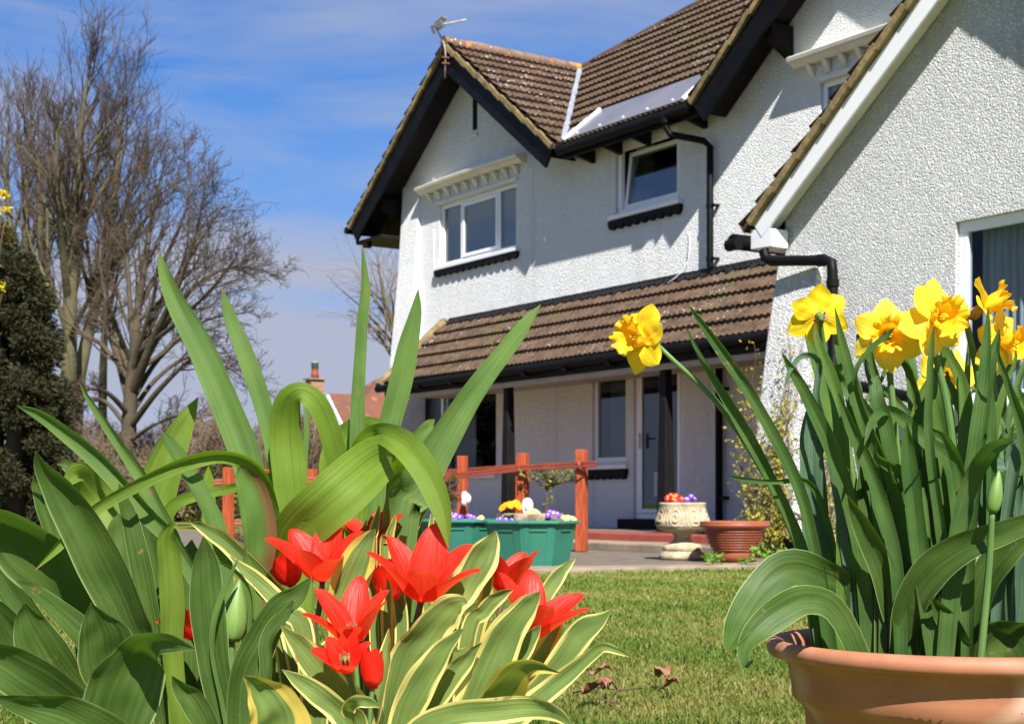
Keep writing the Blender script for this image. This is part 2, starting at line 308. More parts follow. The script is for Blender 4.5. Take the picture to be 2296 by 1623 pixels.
mb.add([P(6.2, 2.2, 2.92), P(11.6, 2.2, 2.92), P(11.6, 2.2, zl(AP3, ZP3, T3, 11.6)), P(AP3, 2.2, ZP3 - .06), P(6.2, 2.2, zl(AP3, ZP3, T3, 6.2))], [(0, 1, 2, 3, 4)])
mb.add([P(6.2, 0, 0), P(6.2, 2.2, 0), P(6.2, 2.2, 3.3), P(6.2, 0, 3.3)], [(0, 1, 2, 3)])
mb.add([P(11.6, 2.2, 0), P(11.6, -8.6, 0), P(11.6, -8.6, 3.3), P(11.6, 2.2, 3.3)], [(0, 1, 2, 3)])
tag(mb.build('wing_wall', M['stucco_wing'], house, fix=False), 'coarse white roughcast wall of the near wing')
# flared buttresses at the two corners
def buttress(s0, s1, prof, nb, m):
    mb = MB(); pr = []
    for i in range(len(prof) - 1):
        for k in range(4):
            t = k / 4; pr.append(tuple(a + (b - a) * t for a, b in zip(prof[i], prof[i + 1])))
    pr.append(prof[-1])
    poly = [P(s0, n, z) for n, z in pr] + [P(s0, nb, pr[-1][1]), P(s0, nb, pr[0][1])]
    mb.prism(poly, (s1 - s0, 0, 0)); return bevel(mb.build('buttress', m, house), .03, 3)
buttress(-4.86, -4.29, [(.02, 5.75), (.03, 5.45), (.10, 4.41), (.25, 2.93), (.45, 1.2), (.5, 0)], -.1, M['stucco'])
buttress(6.14, 6.68, [(2.24, 2.86), (2.38, 2.16), (2.47, 1.62), (2.55, 1.07), (2.57, .28), (2.57, 0)], 2.1, M['stucco_wing'])
# ---------------------------------------------------------------- tiled slopes
def tiles(name, o, a, b, La, Lb, m, clips=(), gauge=.30, per=.10, amp=.02, parent=house, jitter=.008, lab=None):
    o, a, b = Vector(o), Vector(a).normalized(), Vector(b).normalized(); c = a.cross(b).normalized()
    if c.z < 0: c = -c
    mb = MB(); nc = int(La / per) * 6; rnd = random.Random(hash(name) % 999)
    k = int(math.ceil(Lb / gauge))
    for i in range(k):
        t0, t1 = i * gauge, min((i + 1) * gauge + .02, Lb + .02); vs = []; uv = []
        for (t, lift, wv) in ((t0, -.004, .3), (t0, .052, 1), (t1, .002, 1)):
            for j in range(nc + 1):
                x = j / nc * La; h = amp * (.5 + .5 * math.cos(2 * math.pi * x / per)) ** 1.3
                jt = jitter * math.sin(j // 18 * 12.9898 + i * 4.1) if t == t0 else 0
                vs.append(o + a * x + b * (t + jt) + c * (h * wv + lift)); uv.append((x, t))
        W = nc + 1
        mb.add(vs, [(q * W + j, q * W + j + 1, (q + 1) * W + j + 1, (q + 1) * W + j) for q in range(2) for j in range(nc)], uv)
    # decking underneath, so the slope is solid
    mb.hexa([o - c * .05, o + a * La - c * .05, o + a * La + b * Lb - c * .05, o + b * Lb - c * .05, o - c * .006, o + a * La - c * .006, o + a * La + b * Lb - c * .006, o + b * Lb - c * .006])
    ob = mb.build(name, m, parent, fix=False); me = ob.data
    bm = bmesh.new(); bm.from_mesh(me)
    for (p, nrm) in clips:
        bmesh.ops.bisect_plane(bm, geom=bm.verts[:] + bm.edges[:] + bm.faces[:], plane_co=Vector(p), plane_no=Vector(nrm), clear_outer=True)
    bm.normal_update(); bm.to_mesh(me); bm.free()
    if lab: ob['label'] = lab
    return ob
def vplane(p, q, toward):     # vertical plane through p,q; the side of 'toward' is removed
    d = Vector(q) - Vector(p); n = Vector((d.y, -d.x, 0)).normalized()
    if (Vector(toward) - Vector(p)).dot(n) < 0: n = -n
    return (p, n)
def slope_b(sgn, t): return Vector((sgn, 0, t)).normalized()
VT = P(AP1, NE - (ZP1 - ZE) / TM, ZP1); VB = P(AP1 + (ZP1 - ZE) / T1, NE, ZE)
VE = VB + (VB - VT) * .2
L1 = 3.13 * math.sqrt(1 + T1 * T1)
tiles('gable_roof', P(AP1 + 2.86, .50, ZP1 - 2.86 * T1), (0, 1, 0), slope_b(-1, T1), 3.2, 2.86 * math.sqrt(1 + T1 * T1), M['tile_lichen'], [vplane(VT, VE, P(2, -3, 6))], lab='lichen-speckled roof slope of the left gable')
tiles('gable_roof', P(AP1 - 3.12, .50, ZP1 - 3.12 * T1), (0, 1, 0), slope_b(1, T1), 3.2, 3.12 * math.sqrt(1 + T1 * T1), M['tile'])
MS = Vector((0, TM * 0 + 1, TM)).normalized()
HB = P(1.6, -3.55, ZE + TM * (NE + 3.55)); G2a = P(AP2 - (ZP2 - ZE) / T2, NE, ZE); G2b = P(AP2, NE - (ZP2 - ZE) / TM, ZP2)
tiles('main_roof', P(-3.2, NE + .02, ZE - .02 * TM), (1, 0, 0), MS, 9.2, 3.9 * math.sqrt(1 + TM * TM), M['tile'],
      [vplane(VT, VE, P(-4, 0, 6)), vplane(VT, HB, P(-2, -6, 8)), vplane(G2a + (G2a - G2b) * .5, G2b + (G2b - G2a), P(6, 0, 6))], lab='main roof slope between the two upper gables')
mb = MB(); A, B, E_, D_ = VT, HB, P(9.5, -3.55, HB.z), P(-5.4, -9, 5.4); C_ = P(-5.4, -2.2, 5.4)
mb.add([A, B, D_, C_], [(0, 1, 2), (0, 2, 3)]); mb.add([B, E_, P(11.9, -9, 5.4), D_], [(0, 1, 2, 3)]); mb.add([E_, B, P(11.9, NE, ZE)], [(0, 1, 2)]); mb.add([E_, P(11.9, -9, 5.4), P(11.9, NE, ZE)], [(0, 1, 2)])
tag(mb.build('rear_roof', M['tile'], house), 'rear slopes of the main roof')
L2 = 3.08
tiles('gable_roof', P(AP2 - L2, .50, ZP2 - L2 * T2), (0, 1, 0), slope_b(1, T2), 3.0, L2 * math.sqrt(1 + T2 * T2), M['tile'])
tiles('gable_roof', P(AP2 + L2, .50, ZP2 - L2 * T2), (0, 1, 0), slope_b(-1, T2), 3.0, L2 * math.sqrt(1 + T2 * T2), M['tile'])
L3 = 2.96
tiles('wing_roof', P(AP3 - L3, 2.45, ZP3 - L3 * T3), (0, 1, 0), slope_b(1, T3), 2.55, L3 * math.sqrt(1 + T3 * T3), M['tile'])
tiles('wing_roof', P(AP3 + L3, 2.45, ZP3 - L3 * T3), (0, 1, 0), slope_b(-1, T3), 2.55, L3 * math.sqrt(1 + T3 * T3), M['tile'])
PT = (3.36 - 2.36) / 1.12
tiles('porch_roof', P(-3.42, 1.14, 2.345), (1, 0, 0), Vector((0, 1, PT)).normalized(), 9.55, 1.13 * math.sqrt(1 + PT * PT), M['tile'], lab='lean-to porch roof of brown tiles')
# ridges
def ridge(p, q, r=.09, m='ridge', n=9):
    mb = MB(); p, q = Vector(p), Vector(q)
    for i in range(n):
        a, b = p + (q - p) * (i / n), p + (q - p) * ((i + 1) / n + .01)
        mb.tube([a, b], [r * 1.06, r], 12)
    return smoothed(mb.build('ridge_tiles', M[m], house))
ridge(P(AP1, .52, ZP1 - .0), P(AP1, VT.y * -1 + .0, ZP1 - .0), .085)
ridge(VT + Vector((0, 0, .0)), HB, .075, 'tile', 12)
ridge(P(AP2, .52, ZP2), P(AP2, -2.4, ZP2), .085, 'tile'); ridge(P(AP3, 2.48, ZP3), P(AP3, 0.02, ZP3), .085, 'tile')
# valley lead and mortar
mb = MB(); dv = (VT - VB).normalized(); sd = Vector((dv.y, -dv.x, 0)).normalized()
for i in range(10):
    a, b = VB + (VT - VB) * (i / 10 * .9 + .02), VB + (VT - VB) * ((i + 1) / 10 * .9 + .02); wa = .045 + .006 * math.sin(i * 2.3)
    mb.beam(a + Vector((0, 0, .085)) + sd * .0, b + Vector((0, 0, .085)), sd * (wa * 1.6), Vector((0, 0, .03)))
tag(mb.build('valley_flashing', M['lead'], house), 'pale lead strip in the roof valley')
mb = MB()
for i in range(16):
    t = random.uniform(0, .16); q = VB + (VT - VB) * t + Vector((random.uniform(-.09, .03), random.uniform(-.03, .03), .05)); r = random.uniform(.02, .045)
    mb.beam(q - sd * r, q + sd * r, (0, r * 1.6, 0), (.3 * r, 0, r * 1.4))
mb.build('valley_mortar', M['verge'], house)
# ---------------------------------------------------------------- bargeboards, verges, soffits
def rake(ap, zp, t, n1, half, sgn, boardm, n0=0, dep=.27, sofm=None, thick=.045, top=.075, ext=0, vm='verge'):
    """one sloping gable edge: verge strip, board and soffit"""
    b = Vector((sgn, 0, -t)).normalized(); up = Vector((sgn * t, 0, 1)).normalized(); L = (half + ext) * math.sqrt(1 + t * t)
    a = P(ap, n1, zp); e = a + b * L
    mb = MB(); k = 9
    for i in range(k):
        p0, p1 = a + b * (L * i / k) - up * (.035 - .004), a + b * (L * (i + 1) / k + .0) - up * (.035 + .022)
        mb.beam(p0 + Vector((0, -.02, 0)), p1 + Vector((0, -.02, 0)), (0, .10, 0), up * .07)
    mb.build('verge', M[vm], house)
    c = -(top + dep / 2); mb = MB(); mb.beam(a + up * c + b * (.0), e + up * c, (0, thick, 0), up * dep); 
    bb = bevel(mb.build('bargeboard', M[boardm], house), .008)
    if sofm:
        c2 = -(top + dep * .42); dn = n1 - n0 - thick; m2 = MB(); q = Vector((0, thick / 2 + dn / 2, 0)); m2.beam(a + up * c2 + q, e + up * c2 + q, (0, dn, 0), up * .03); m2.build('soffit', M[sofm], house)
    return bb
rake(AP1, ZP1, T1, .45, 2.80, 1, 'black', sofm='blacksoft', dep=.30); rake(AP1, ZP1, T1, .45, 3.10, -1, 'black', sofm='blacksoft', dep=.30)
rake(AP2, ZP2, T2, .45, 3.10, -1, 'black', sofm='blacksoft', dep=.30); rake(AP2, ZP2, T2, .45, 3.08, 1, 'black', sofm='blacksoft', dep=.30)
rake(AP3, ZP3, T3, 2.42, 2.86, -1, 'pvc', 2.2, dep=.17, sofm='cream', top=.085, thick=.03); rake(AP3, ZP3, T3, 2.42, 2.9, 1, 'pvc', 2.2, dep=.17, sofm='cream', top=.095, thick=.03)
# purlin ends / brackets under the black gables
for (ap, zp, t, dx) in ((AP1, ZP1, T1, -2.25), (AP2, ZP2, T2, -1.9)):
    z = zp - t * abs(dx) - .42; mb = MB(); mb.hexa([P(ap + dx - .07, .01, z - .22), P(ap + dx + .07, .01, z - .22), P(ap + dx + .07, .30, z - .06), P(ap + dx - .07, .30, z - .06), P(ap + dx - .07, .01, z + .12), P(ap + dx + .07, .01, z + .12), P(ap + dx + .07, .40, z + .12), P(ap + dx - .07, .40, z + .12)]); mb.build('gable_bracket', M['blacksoft'], house)
# boxed eaves foot of the left gable (far side) and its small gutter end
mb = MB(); zb = ZP1 - T1 * 3.05 - .33
mb.box(-5.75, -4.86, -.40, 4.0, zb - .03, zb + .02); tag(mb.build('eaves_soffit', M['blacksoft'], house), 'black soffit under the far eaves')
mb = MB(); mb.tube([P(-5.93, .50, ZP1 - T1 * 3.16 - .02), P(-5.93, -2, ZP1 - T1 * 3.16 - .02)], .06, 10); mb.box(-5.5, -5.38, -.42, -.3, zb - .12, zb - .03); mb.build('gutter', M['black'], house)
# wing eaves box
mb = MB(); mb.hexa([P(5.97, 2.43, 2.96), P(6.26, 2.43, 2.95), P(6.26, 2.22, 2.95), P(5.97, 2.22, 2.96), P(5.97, 2.43, 3.15), P(6.26, 2.43, 3.12), P(6.26, 2.22, 3.12), P(5.97, 2.22, 3.15)])
mb.box(5.98, 6.18, -2.2, -.02, 2.96, 3.1)
bevel(tag(mb.build('eaves_box', M['pvc'], house), 'white boxed eaves end of the wing'), .006)
# ---------------------------------------------------------------- gutters and downpipes
mb = MB(); gz = ZE - .085; mb.tube([P(.10, .43, gz), P(2.80, .43, gz)], .062, 12); mb.box(.1, 2.86, -.36, -.32, gz - .10, gz + .08)
smoothed(mb.build('gutter', M['black'], house))
for s in (.35, .95, 1.55, 2.62): mb = MB(); mb.hexa([P(s - .035, .02, gz - .16), P(s + .035, .02, gz - .16), P(s + .035, .30, gz - .10), P(s - .035, .30, gz - .10), P(s - .035, .02, gz + .02), P(s + .035, .02, gz + .02), P(s + .035, .34, gz + .02), P(s - .035, .34, gz + .02)]); mb.build('rafter_end', M['blacksoft'], house)
mb = MB(); q = [P(2.36, .43, gz), P(2.36, .43, gz - .16), P(2.40, .40, gz - .24), P(2.70, .12, gz - .34), P(2.77, .08, gz - .42), P(2.77, .08, 3.42)]
mb.tube(q, .042, 12); mb.tube([P(2.36, .43, gz - .1), P(2.36, .43, gz + .0)], .065, 12)
for z in (4.15, 3.5): mb.tube([P(2.77, .08, z), P(2.77, .08, z + .05)], .05, 12); mb.box(2.8, 2.86, -.1, -.0, z + .01, z + .035)
smoothed(tag(mb.build('downpipe', M['black'], house), 'black downpipe cranked below the main gutter'))
mb = MB(); mb.tube([P(-3.56, 1.20, 2.28), P(6.14, 1.20, 2.31)], .058, 12); mb.box(-3.45, 6.14, -1.14, -1.10, 2.16, 2.33)
for i in range(11): s = -3.2 + i * .9; mb.box(s, s + .05, -1.265, -1.14, 2.205, 2.23)
smoothed(tag(mb.build('gutter', M['black'], house), 'black gutter along the porch eaves'))
mb = MB(); mb.tube([P(2.92, .07, 2.3), P(2.92, .07, .21)], .045, 12); mb.box(2.94, 3.03, -.1, -.0, .58, .62); mb.box(2.94, 3.03, -.1, 0, 1.9, 1.94)
smoothed(tag(mb.build('downpipe', M['black'], house), 'straight black downpipe on the wall inside the porch'))
mb = MB(); mb.tube([P(5.90, 2.60, 3.03), P(5.93, .05, 3.05)], .075, 12); mb.tube([P(5.84, 2.60, 3.0), P(5.99, 2.60, 3.0)], .06, 8); smoothed(tag(mb.build('gutter', M['black'], house), 'black gutter end sticking out of the wing eaves'))
mb = MB(); mb.tube([P(6.14, 2.42, 2.93), P(6.16, 2.42, 2.86), P(6.22, 2.40, 2.82), P(6.84, 2.32, 2.75), P(6.91, 2.32, 2.72), P(6.92, 2.32, 2.64), P(6.93, 2.32, 1.74), P(6.97, 2.32, 1.66), P(7.06, 2.32, 1.62), P(8.2, 2.32, 1.36)], .05, 12)
mb.tube([P(6.925, 2.32, 2.5), P(6.925, 2.32, 2.57)], .058, 12); mb.tube([P(6.75, 2.33, 2.76), P(6.82, 2.32, 2.755)], .058, 12)
smoothed(tag(mb.build('downpipe', M['black'], house), 'black downpipe bending across the wing wall'))
# porch: flashing, verge, fascia, ceiling, posts
mb = MB(); mb.box(-3.40, 6.1, -.02, -.0, 3.36, 3.43)
pn = Vector((0, -PT, 1)).normalized(); pb = Vector((0, 1, PT)).normalized(); k = 130
top = P(-3.38, 0.0, 3.372) ; vs = []; rr = random.Random(3)
for i in range(k + 1):
    s = 9.5 * i / k; d = .105 + .03 * ((i * 7) % 3) + rr.uniform(-.02, .02); d = d if (i // 1) % 2 else d - .05
    for dd, lift in ((0, .05), (d, .045), (d, .025)): vs.append(top + Vector((s, 0, 0)) - pb * dd + pn * lift)
mb.add(vs, [(i * 3 + q, i * 3 + 3 + q, i * 3 + 4 + q, i * 3 + 1 + q) for i in range(k) for q in range(2)])
mb.build('porch_flashing', M['leaddk'], house)
mb = MB(); e0, e1 = P(-3.50, 1.20, 2.30), P(-3.50, .0, 3.38); vup = pn
mb.beam(e0 + pn * .04, e1 + pn * .04, (.16, 0, 0), pn * .09); bevel(tag(mb.build('verge', M['verge'], house), 'tile capping on the porch end'), .02)
mb = MB(); mb.box(-3.44, 6.14, -1.09, -.01, 2.17, 2.20); mb.box(-3.40, 6.14, -1.12, -1.095, 2.09, 2.17); tag(mb.build('porch_ceiling', M['creamshade'], house), 'cream boarded porch ceiling and beam')
mb = MB(); mb.prism([P(-3.46, 1.1, 2.2), P(-3.46, 0, 2.2), P(-3.46, 0, 3.2)], (.04, 0, 0)); tag(mb.build('porch_cheek', M['blacksoft'], house), 'black porch end board')
for s in (-.24, 3.05):
    mb = MB(); mb.hexa([P(s - .085, 1.10, .2), P(s + .085, 1.10, .2), P(s + .085, .94, .2), P(s - .085, .94, .2), P(s - .055, 1.07, 2.17), P(s + .055, 1.07, 2.17), P(s + .055, .97, 2.17), P(s - .055, .97, 2.17)])
    bevel(tag(mb.build('porch_post', M['blacksoft'], house), 'tapered black porch post'), .012)
# ---------------------------------------------------------------- windows and door
def ring(mb, s0, s1, z0, z1, t, n0, n1, tb=None):
    tb = tb or t
    mb.box(s0, s1, -n1, -n0, z0, z0 + tb); mb.box(s0, s1, -n1, -n0, z1 - t, z1); mb.box(s0, s0 + t, -n1, -n0, z0 + tb, z1 - t); mb.box(s1 - t, s1, -n1, -n0, z0 + tb, z1 - t)
def curtain(s0, s1, z0, z1, n, parent, m='curtain', folds=None):
    mb = MB(); f = folds or max(3, int((s1 - s0) / .07))
    mb.grid(lambda u, v: P(s0 + (s1 - s0) * u, n + .03 * math.sin(u * f * 2 * math.pi) * (1 - .3 * v), z0 + (z1 - z0) * v), f * 6, 4)
    return mb.build('curtain', M[m], parent, smooth=True, fix=False)
def window(s0, s1, z0, z1, splits, wn=0, sashes=(), tilt=(), glass='glass', t=.06, curt=(), lab=None, name='window', tb=None, cm='curtain', tang=7):
    k = wn - .045; mb = MB(); ring(mb, s0, s1, z0, z1, t, k - .06, k, tb)
    xs = [s0 + t] + [s0 + (s1 - s0) * q for q in splits] + [s1 - t]; zb = z0 + (tb or t); cells = []
    for i, q in enumerate(splits): c = s0 + (s1 - s0) * q; mb.box(c - t * .45, c + t * .45, -k, -(k - .06), zb, z1 - t)
    f = bevel(tag(mb.build(name, M['pvc'], house), lab), .006)
    for i in range(len(xs) - 1):
        a = xs[i] + (t * .45 if i else 0); b = xs[i + 1] - (t * .45 if i < len(xs) - 2 else 0); c, d = zb, z1 - t
        sash = i in sashes or i in tilt; off = k - .03
        if sash:
            o = MB(); ring(o, 0, b - a - .01, 0, d - c - .01, .055, -.02, .02)
            so_ = bevel(o.build('sash', M['pvc'], f), .006); so_.location = P(a + .005, k - .01, c + .005)
            if i in tilt: so_.rotation_euler = (R(-tang), 0, 0); so_.location = P(a + .005, k - .06, c + .005)
            g = MB(); g.box(.055, b - a - .065, -.004, .004, .055, d - c - .065); go = g.build('pane', M[glass], f); go.location = so_.location; go.rotation_euler = so_.rotation_euler
        else:
            g = MB(); g.box(a, b, -(off + .004), -(off - .004), c, d); g.build('pane', M[glass], f)
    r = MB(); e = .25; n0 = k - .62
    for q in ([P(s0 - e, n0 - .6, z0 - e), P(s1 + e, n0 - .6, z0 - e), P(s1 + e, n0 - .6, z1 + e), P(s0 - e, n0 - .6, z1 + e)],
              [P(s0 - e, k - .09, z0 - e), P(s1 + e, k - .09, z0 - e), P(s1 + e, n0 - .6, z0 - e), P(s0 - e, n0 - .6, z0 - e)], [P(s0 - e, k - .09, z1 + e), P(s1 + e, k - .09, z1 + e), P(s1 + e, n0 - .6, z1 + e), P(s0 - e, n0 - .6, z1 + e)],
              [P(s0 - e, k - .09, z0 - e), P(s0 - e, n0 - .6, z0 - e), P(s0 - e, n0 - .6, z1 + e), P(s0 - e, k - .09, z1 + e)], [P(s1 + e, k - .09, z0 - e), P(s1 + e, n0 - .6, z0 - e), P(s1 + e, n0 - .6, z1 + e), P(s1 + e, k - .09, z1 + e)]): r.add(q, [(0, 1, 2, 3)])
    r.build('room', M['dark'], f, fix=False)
    for (a, b) in curt: curtain(s0 + (s1 - s0) * a, s0 + (s1 - s0) * b, z0 + .02, z1, k - .22, f, cm)
    return f
def sill(par, s0, s1, z, n=0, proj=.07):
    mb = MB(); mb.box(s0, s1, -(n + proj), -(n - .1), z - .05, z + .01); return bevel(mb.build('sill', M['pvc'], par), .008)
def scallop(s0, s1, z, n=0, cnt=10, h=.075):
    mb = MB(); w_ = (s1 - s0) / cnt; poly = [P(s0, n + .004, z), P(s1, n + .004, z)]; poly = []
    mb.box(s0, s1, -(n + .055), -(n + .003), z - h * .55, z)
    for i in range(cnt):
        c = s0 + w_ * (i + .5); arc = [P(c + w_ * .47 * math.cos(a), n + .003, z - h * .55 - .002 - h * .8 * math.sin(a)) for a in [math.pi * q / 10 for q in range(11)]]
        mb.prism(arc, (0, -.05, 0))
    return mb.build('scalloped_trim', M['blacksoft'], house)
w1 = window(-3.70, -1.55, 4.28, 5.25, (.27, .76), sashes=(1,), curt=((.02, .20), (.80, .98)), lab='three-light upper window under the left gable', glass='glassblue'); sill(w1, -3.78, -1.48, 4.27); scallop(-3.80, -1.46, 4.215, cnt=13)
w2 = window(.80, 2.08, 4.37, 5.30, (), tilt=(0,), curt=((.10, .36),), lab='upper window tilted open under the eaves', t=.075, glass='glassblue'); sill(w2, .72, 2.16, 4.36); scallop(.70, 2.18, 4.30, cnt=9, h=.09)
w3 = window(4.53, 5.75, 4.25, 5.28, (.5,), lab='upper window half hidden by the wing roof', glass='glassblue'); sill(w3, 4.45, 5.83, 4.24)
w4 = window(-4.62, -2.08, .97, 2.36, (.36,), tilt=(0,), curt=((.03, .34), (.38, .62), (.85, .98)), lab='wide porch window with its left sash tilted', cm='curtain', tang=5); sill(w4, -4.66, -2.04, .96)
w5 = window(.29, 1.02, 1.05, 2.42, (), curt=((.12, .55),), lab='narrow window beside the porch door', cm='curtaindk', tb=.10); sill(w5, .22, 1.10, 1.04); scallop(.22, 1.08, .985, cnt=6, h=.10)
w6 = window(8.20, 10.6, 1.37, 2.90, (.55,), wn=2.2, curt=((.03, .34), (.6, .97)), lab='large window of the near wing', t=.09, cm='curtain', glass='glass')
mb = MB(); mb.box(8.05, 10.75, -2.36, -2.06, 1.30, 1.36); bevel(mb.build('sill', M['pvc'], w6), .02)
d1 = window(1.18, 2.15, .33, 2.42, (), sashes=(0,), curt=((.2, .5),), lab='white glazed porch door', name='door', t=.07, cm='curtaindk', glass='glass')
mb = MB(); mb.box(1.30, 1.33, -.03, .0, 1.25, 1.45); mb.tube([P(1.315, .0, 1.38), P(1.315, .06, 1.38), P(1.42, .06, 1.38)], .012, 8); bevel(mb.build('handle', M['pvc'], d1), .004)
mb = MB(); mb.box(1.50, 1.74, .086, .088, .62, .94); no = mb.build('notice', M['pvc'], d1)
mb = MB()
for i in range(5): mb.box(1.53, 1.71 - .03 * (i % 2), .0835, .0855, .69 + i * .045, .70 + i * .045)
mb.build('notice_lines', M['lead'], d1)
mb = MB(); mb.box(1.12, 2.2, -.22, -.0, .2, .33); tag(mb.build('door_step', M['blacksoft'], house), 'dark door step')
# hoods over the upper windows
def hood(s0, s1, z, cnt, br0, br1, sag=.0):
    mb = MB(); k = 20
    pf = [(0, -.0), (.09, .0), (.14, .05), (.19, .06), (.20, .10), (.17, .12), (0, .15)]
    for i in range(k):
        a, b = s0 + (s1 - s0) * i / k, s0 + (s1 - s0) * (i + 1) / k; za, zb = z + sag * math.sin(i / k * 3.14), z + sag * math.sin((i + 1) / k * 3.14)
        va = [P(a, n, za + h) for n, h in pf] + [P(b, n, zb + h) for n, h in pf]; q = len(pf)
        mb.add(va, [(j, j + 1, q + j + 1, q + j) for j in range(q - 1)])
        if i == 0: mb.add(va[:q], [tuple(range(q))])
        if i == k - 1: mb.add(va[q:], [tuple(range(q))])
    h_ = mb.build('window_hood', M['cream'], house)
    for i in range(cnt):
        mb = MB(); s = br0 + (br1 - br0) * i / (cnt - 1); mb.prism([P(s - .035, .005, z - .14), P(s - .035, .05, z - .09), P(s - .035, .11, z - .005), P(s - .035, .005, z - .005)], (.07, 0, 0)); bevel(mb.build('hood_bracket', M['cream'], h_), .01)
    mb = MB(); mb.box(s0 + .35, s1 - .22, -.035, -.003, z - .22, z - .17); mb.build('hood_moulding', M['cream'], h_)
hood(-4.17, -1.28, 5.475, 10, -3.95, -1.5, .02); hood(4.19, 6.0, 5.50, 7, 4.42, 5.9)
# slit and small vent in the left gable, loose cable, small fittings
mb = MB(); mb.box(-2.71, -2.60, -.012, .05, 6.24, 6.78); tag(mb.build('gable_slit', M['black'], house), 'narrow black slit in the left gable')
mb = MB(); mb.box(-2.80, -2.56, -.05, .0, 6.12, 6.17); bevel(mb.build('gable_ledge', M['cream'], house), .012)
mb = MB(); mb.tube([P(2.30, .01, 3.92), P(2.34, .03, 3.78), P(2.33, .04, 3.6), P(2.25, .05, 3.46), P(2.17, .13, 3.36), P(2.1, .2, 3.29)], .004, 6); mb.build('loose_cable', M['pvc'], house, smooth=True)
mb = MB(); mb.tube([P(-3.86, .012, 4.9), P(-3.87, .012, 4.3), P(-3.92, .012, 4.0)], .006, 6); mb.build('wall_cable', M['pvc'], house, smooth=True)
# clear sheet lying over the eaves tiles, with pale scalloped end strips
mb = MB(); mc = Vector((0, -TM, 1)).normalized()
s0p = [P(.16, NE, ZE), P(2.62, NE, ZE), P(2.72, NE - .52, ZE + .52 * TM), P(.30, NE - .52, ZE + .52 * TM)]
mb.prism([q + mc * .065 for q in s0p], mc * .012); tag(mb.build('roof_sheet', M['sheet'], house), 'grey clear-plastic sheet screwed over the eaves tiles')
for a, b in ((s0p[0], s0p[3]), (s0p[1], s0p[2])):
    mb = MB(); d = b - a
    for i in range(3): mb.tube([a + d * (i / 3 + .01) + mc * .07, a + d * ((i + 1) / 3 + .02) + mc * .085], [.032, .027], 10)
    smoothed(mb.build('sheet_edge', M['pvc'], house))
for i in range(5): mb = MB(); q = s0p[0] + (s0p[1] - s0p[0]) * (.1 + .2 * i) + mc * .078 + MS * .08; mb.tube([q, q + mc * .012], .018, 8); mb.build('sheet_screw', M['pvc'], house)
# small dry plants growing on the far roof verge
# ---------------------------------------------------------------- television aerial on the gable tip
ae = thing('tv_aerial', HW(-2.80, .56, 6.93), 'grey television aerial with mesh reflector on the left gable tip', 'aerial')
at0 = ae.location
def AE(x, y, d=22.35): return at(x, y, d) - at0
mb = MB(); mb.tube([AE(998, 176), AE(999, 118), AE(995, 96), AE(979, 66), AE(976, 58)], .014, 8); mb.build('mast', M['metal'], ae, smooth=True)
mb = MB()
for y in (130, 143): q = AE(998, y); mb.tube([q + Vector((-.05, -.03, 0)), q + Vector((.06, -.03, -.01)), q + Vector((.11, .18, -.02))], .012, 6)
mb.build('clamp', M['rust'], ae)
mb = MB(); mb.beam(AE(972, 60), AE(1046, 45), (0, .025, 0), (0, 0, .025))
for i in range(13):
    q = AE(990, 56.3) + (AE(1046, 45) - AE(990, 56.3)) * (i / 12); l = .13 - i * .004
    mb.tube([q + Vector((-.35, .9, .25)).normalized() * l, q - Vector((-.35, .9, .25)).normalized() * l], .0045, 4)
mb.build('boom', M['metal'], ae)
mb = MB()
def gridp(a, b, c, n, m):
    a, b, c = Vector(a), Vector(b), Vector(c)
    for i in range(n + 1): q = a + (b - a) * (i / n); mb.tube([q, q + (c - a)], .0042, 4)
    for i in range(m + 1): q = a + (c - a) * (i / m); mb.tube([q, q + (b - a)], .0042, 4)
gridp(AE(971, 58), AE(987, 46, 22.1), AE(980, 66) - AE(971, 58) + AE(971, 58) + Vector((.03, 0, -.02)), 11, 7); gridp(AE(971, 58), AE(965, 60, 22.6), AE(976, 76), 7, 9); gridp(AE(974, 52), AE(992, 37, 22.1), AE(986, 57), 11, 8)
mb.build('reflector', M['metal'], ae)
# ================================================================ foreground pots and bulbs
M['terracotta'] = mat('terracotta_plastic', (.40, .165, .085), (.29, .115, .06), 5, .58, .28, bump=.15, bscale=160, bdist=.001, spots=[(9, .62, (.52, .31, .22), 4.2, .49), (70, .12, (.14, .06, .04), 4, .5)])
M['soil'] = mat('dark_compost', (.030, .021, .014), (.06, .042, .028), 30, .95, .1, bump=1, bscale=60, bdist=.02)
def bowl_pot(name, c, Rm, H, label, k=1.0, group=None):
    t = thing(name, c, label, 'flower pot', group); mb = MB()
    pr = [(.60, 0), (.64, .02), (.70, .2), (.745, .38), (.785, .55), (.79, .62), (.815, .66), (.86, .70), (.865, .76), (.885, .86), (.905, .90), (.95, .905), (.985, .915), (1, .94), (1, .965), (.985, .99), (.955, 1), (.91, .985), (.88, .95), (.86, .80)]
    mb.lathe([(r * Rm, z * H) for r, z in pr], 96); o = mb.build('bowl', M['terracotta'], t, smooth=True)
    mb = MB(); rr = random.Random(5)
    def f(u, v):
        a = 2 * math.pi * u; r = v * .872 * Rm; return (r * math.cos(a), r * math.sin(a), H * .84 + .012 * math.sin(r * 60 + a * 5) + .006 * math.sin(a * 17 + r * 90))
    mb.grid(f, 60, 14); mb.build('soil', M['soil'], t, smooth=True, fix=False); return t
POTL = Vector((-.275, 2.06, 0)); POTR = Vector((.728, 2.46, 0))
bowl_pot('flower_pot', POTL, .33, .225, 'terracotta bowl full of red tulips, mostly hidden by their leaves')
bowl_pot('flower_pot', POTR, .30, .322, 'large terracotta bowl with rounded rim holding the daffodils')
TIP = (.45, .09, .09)
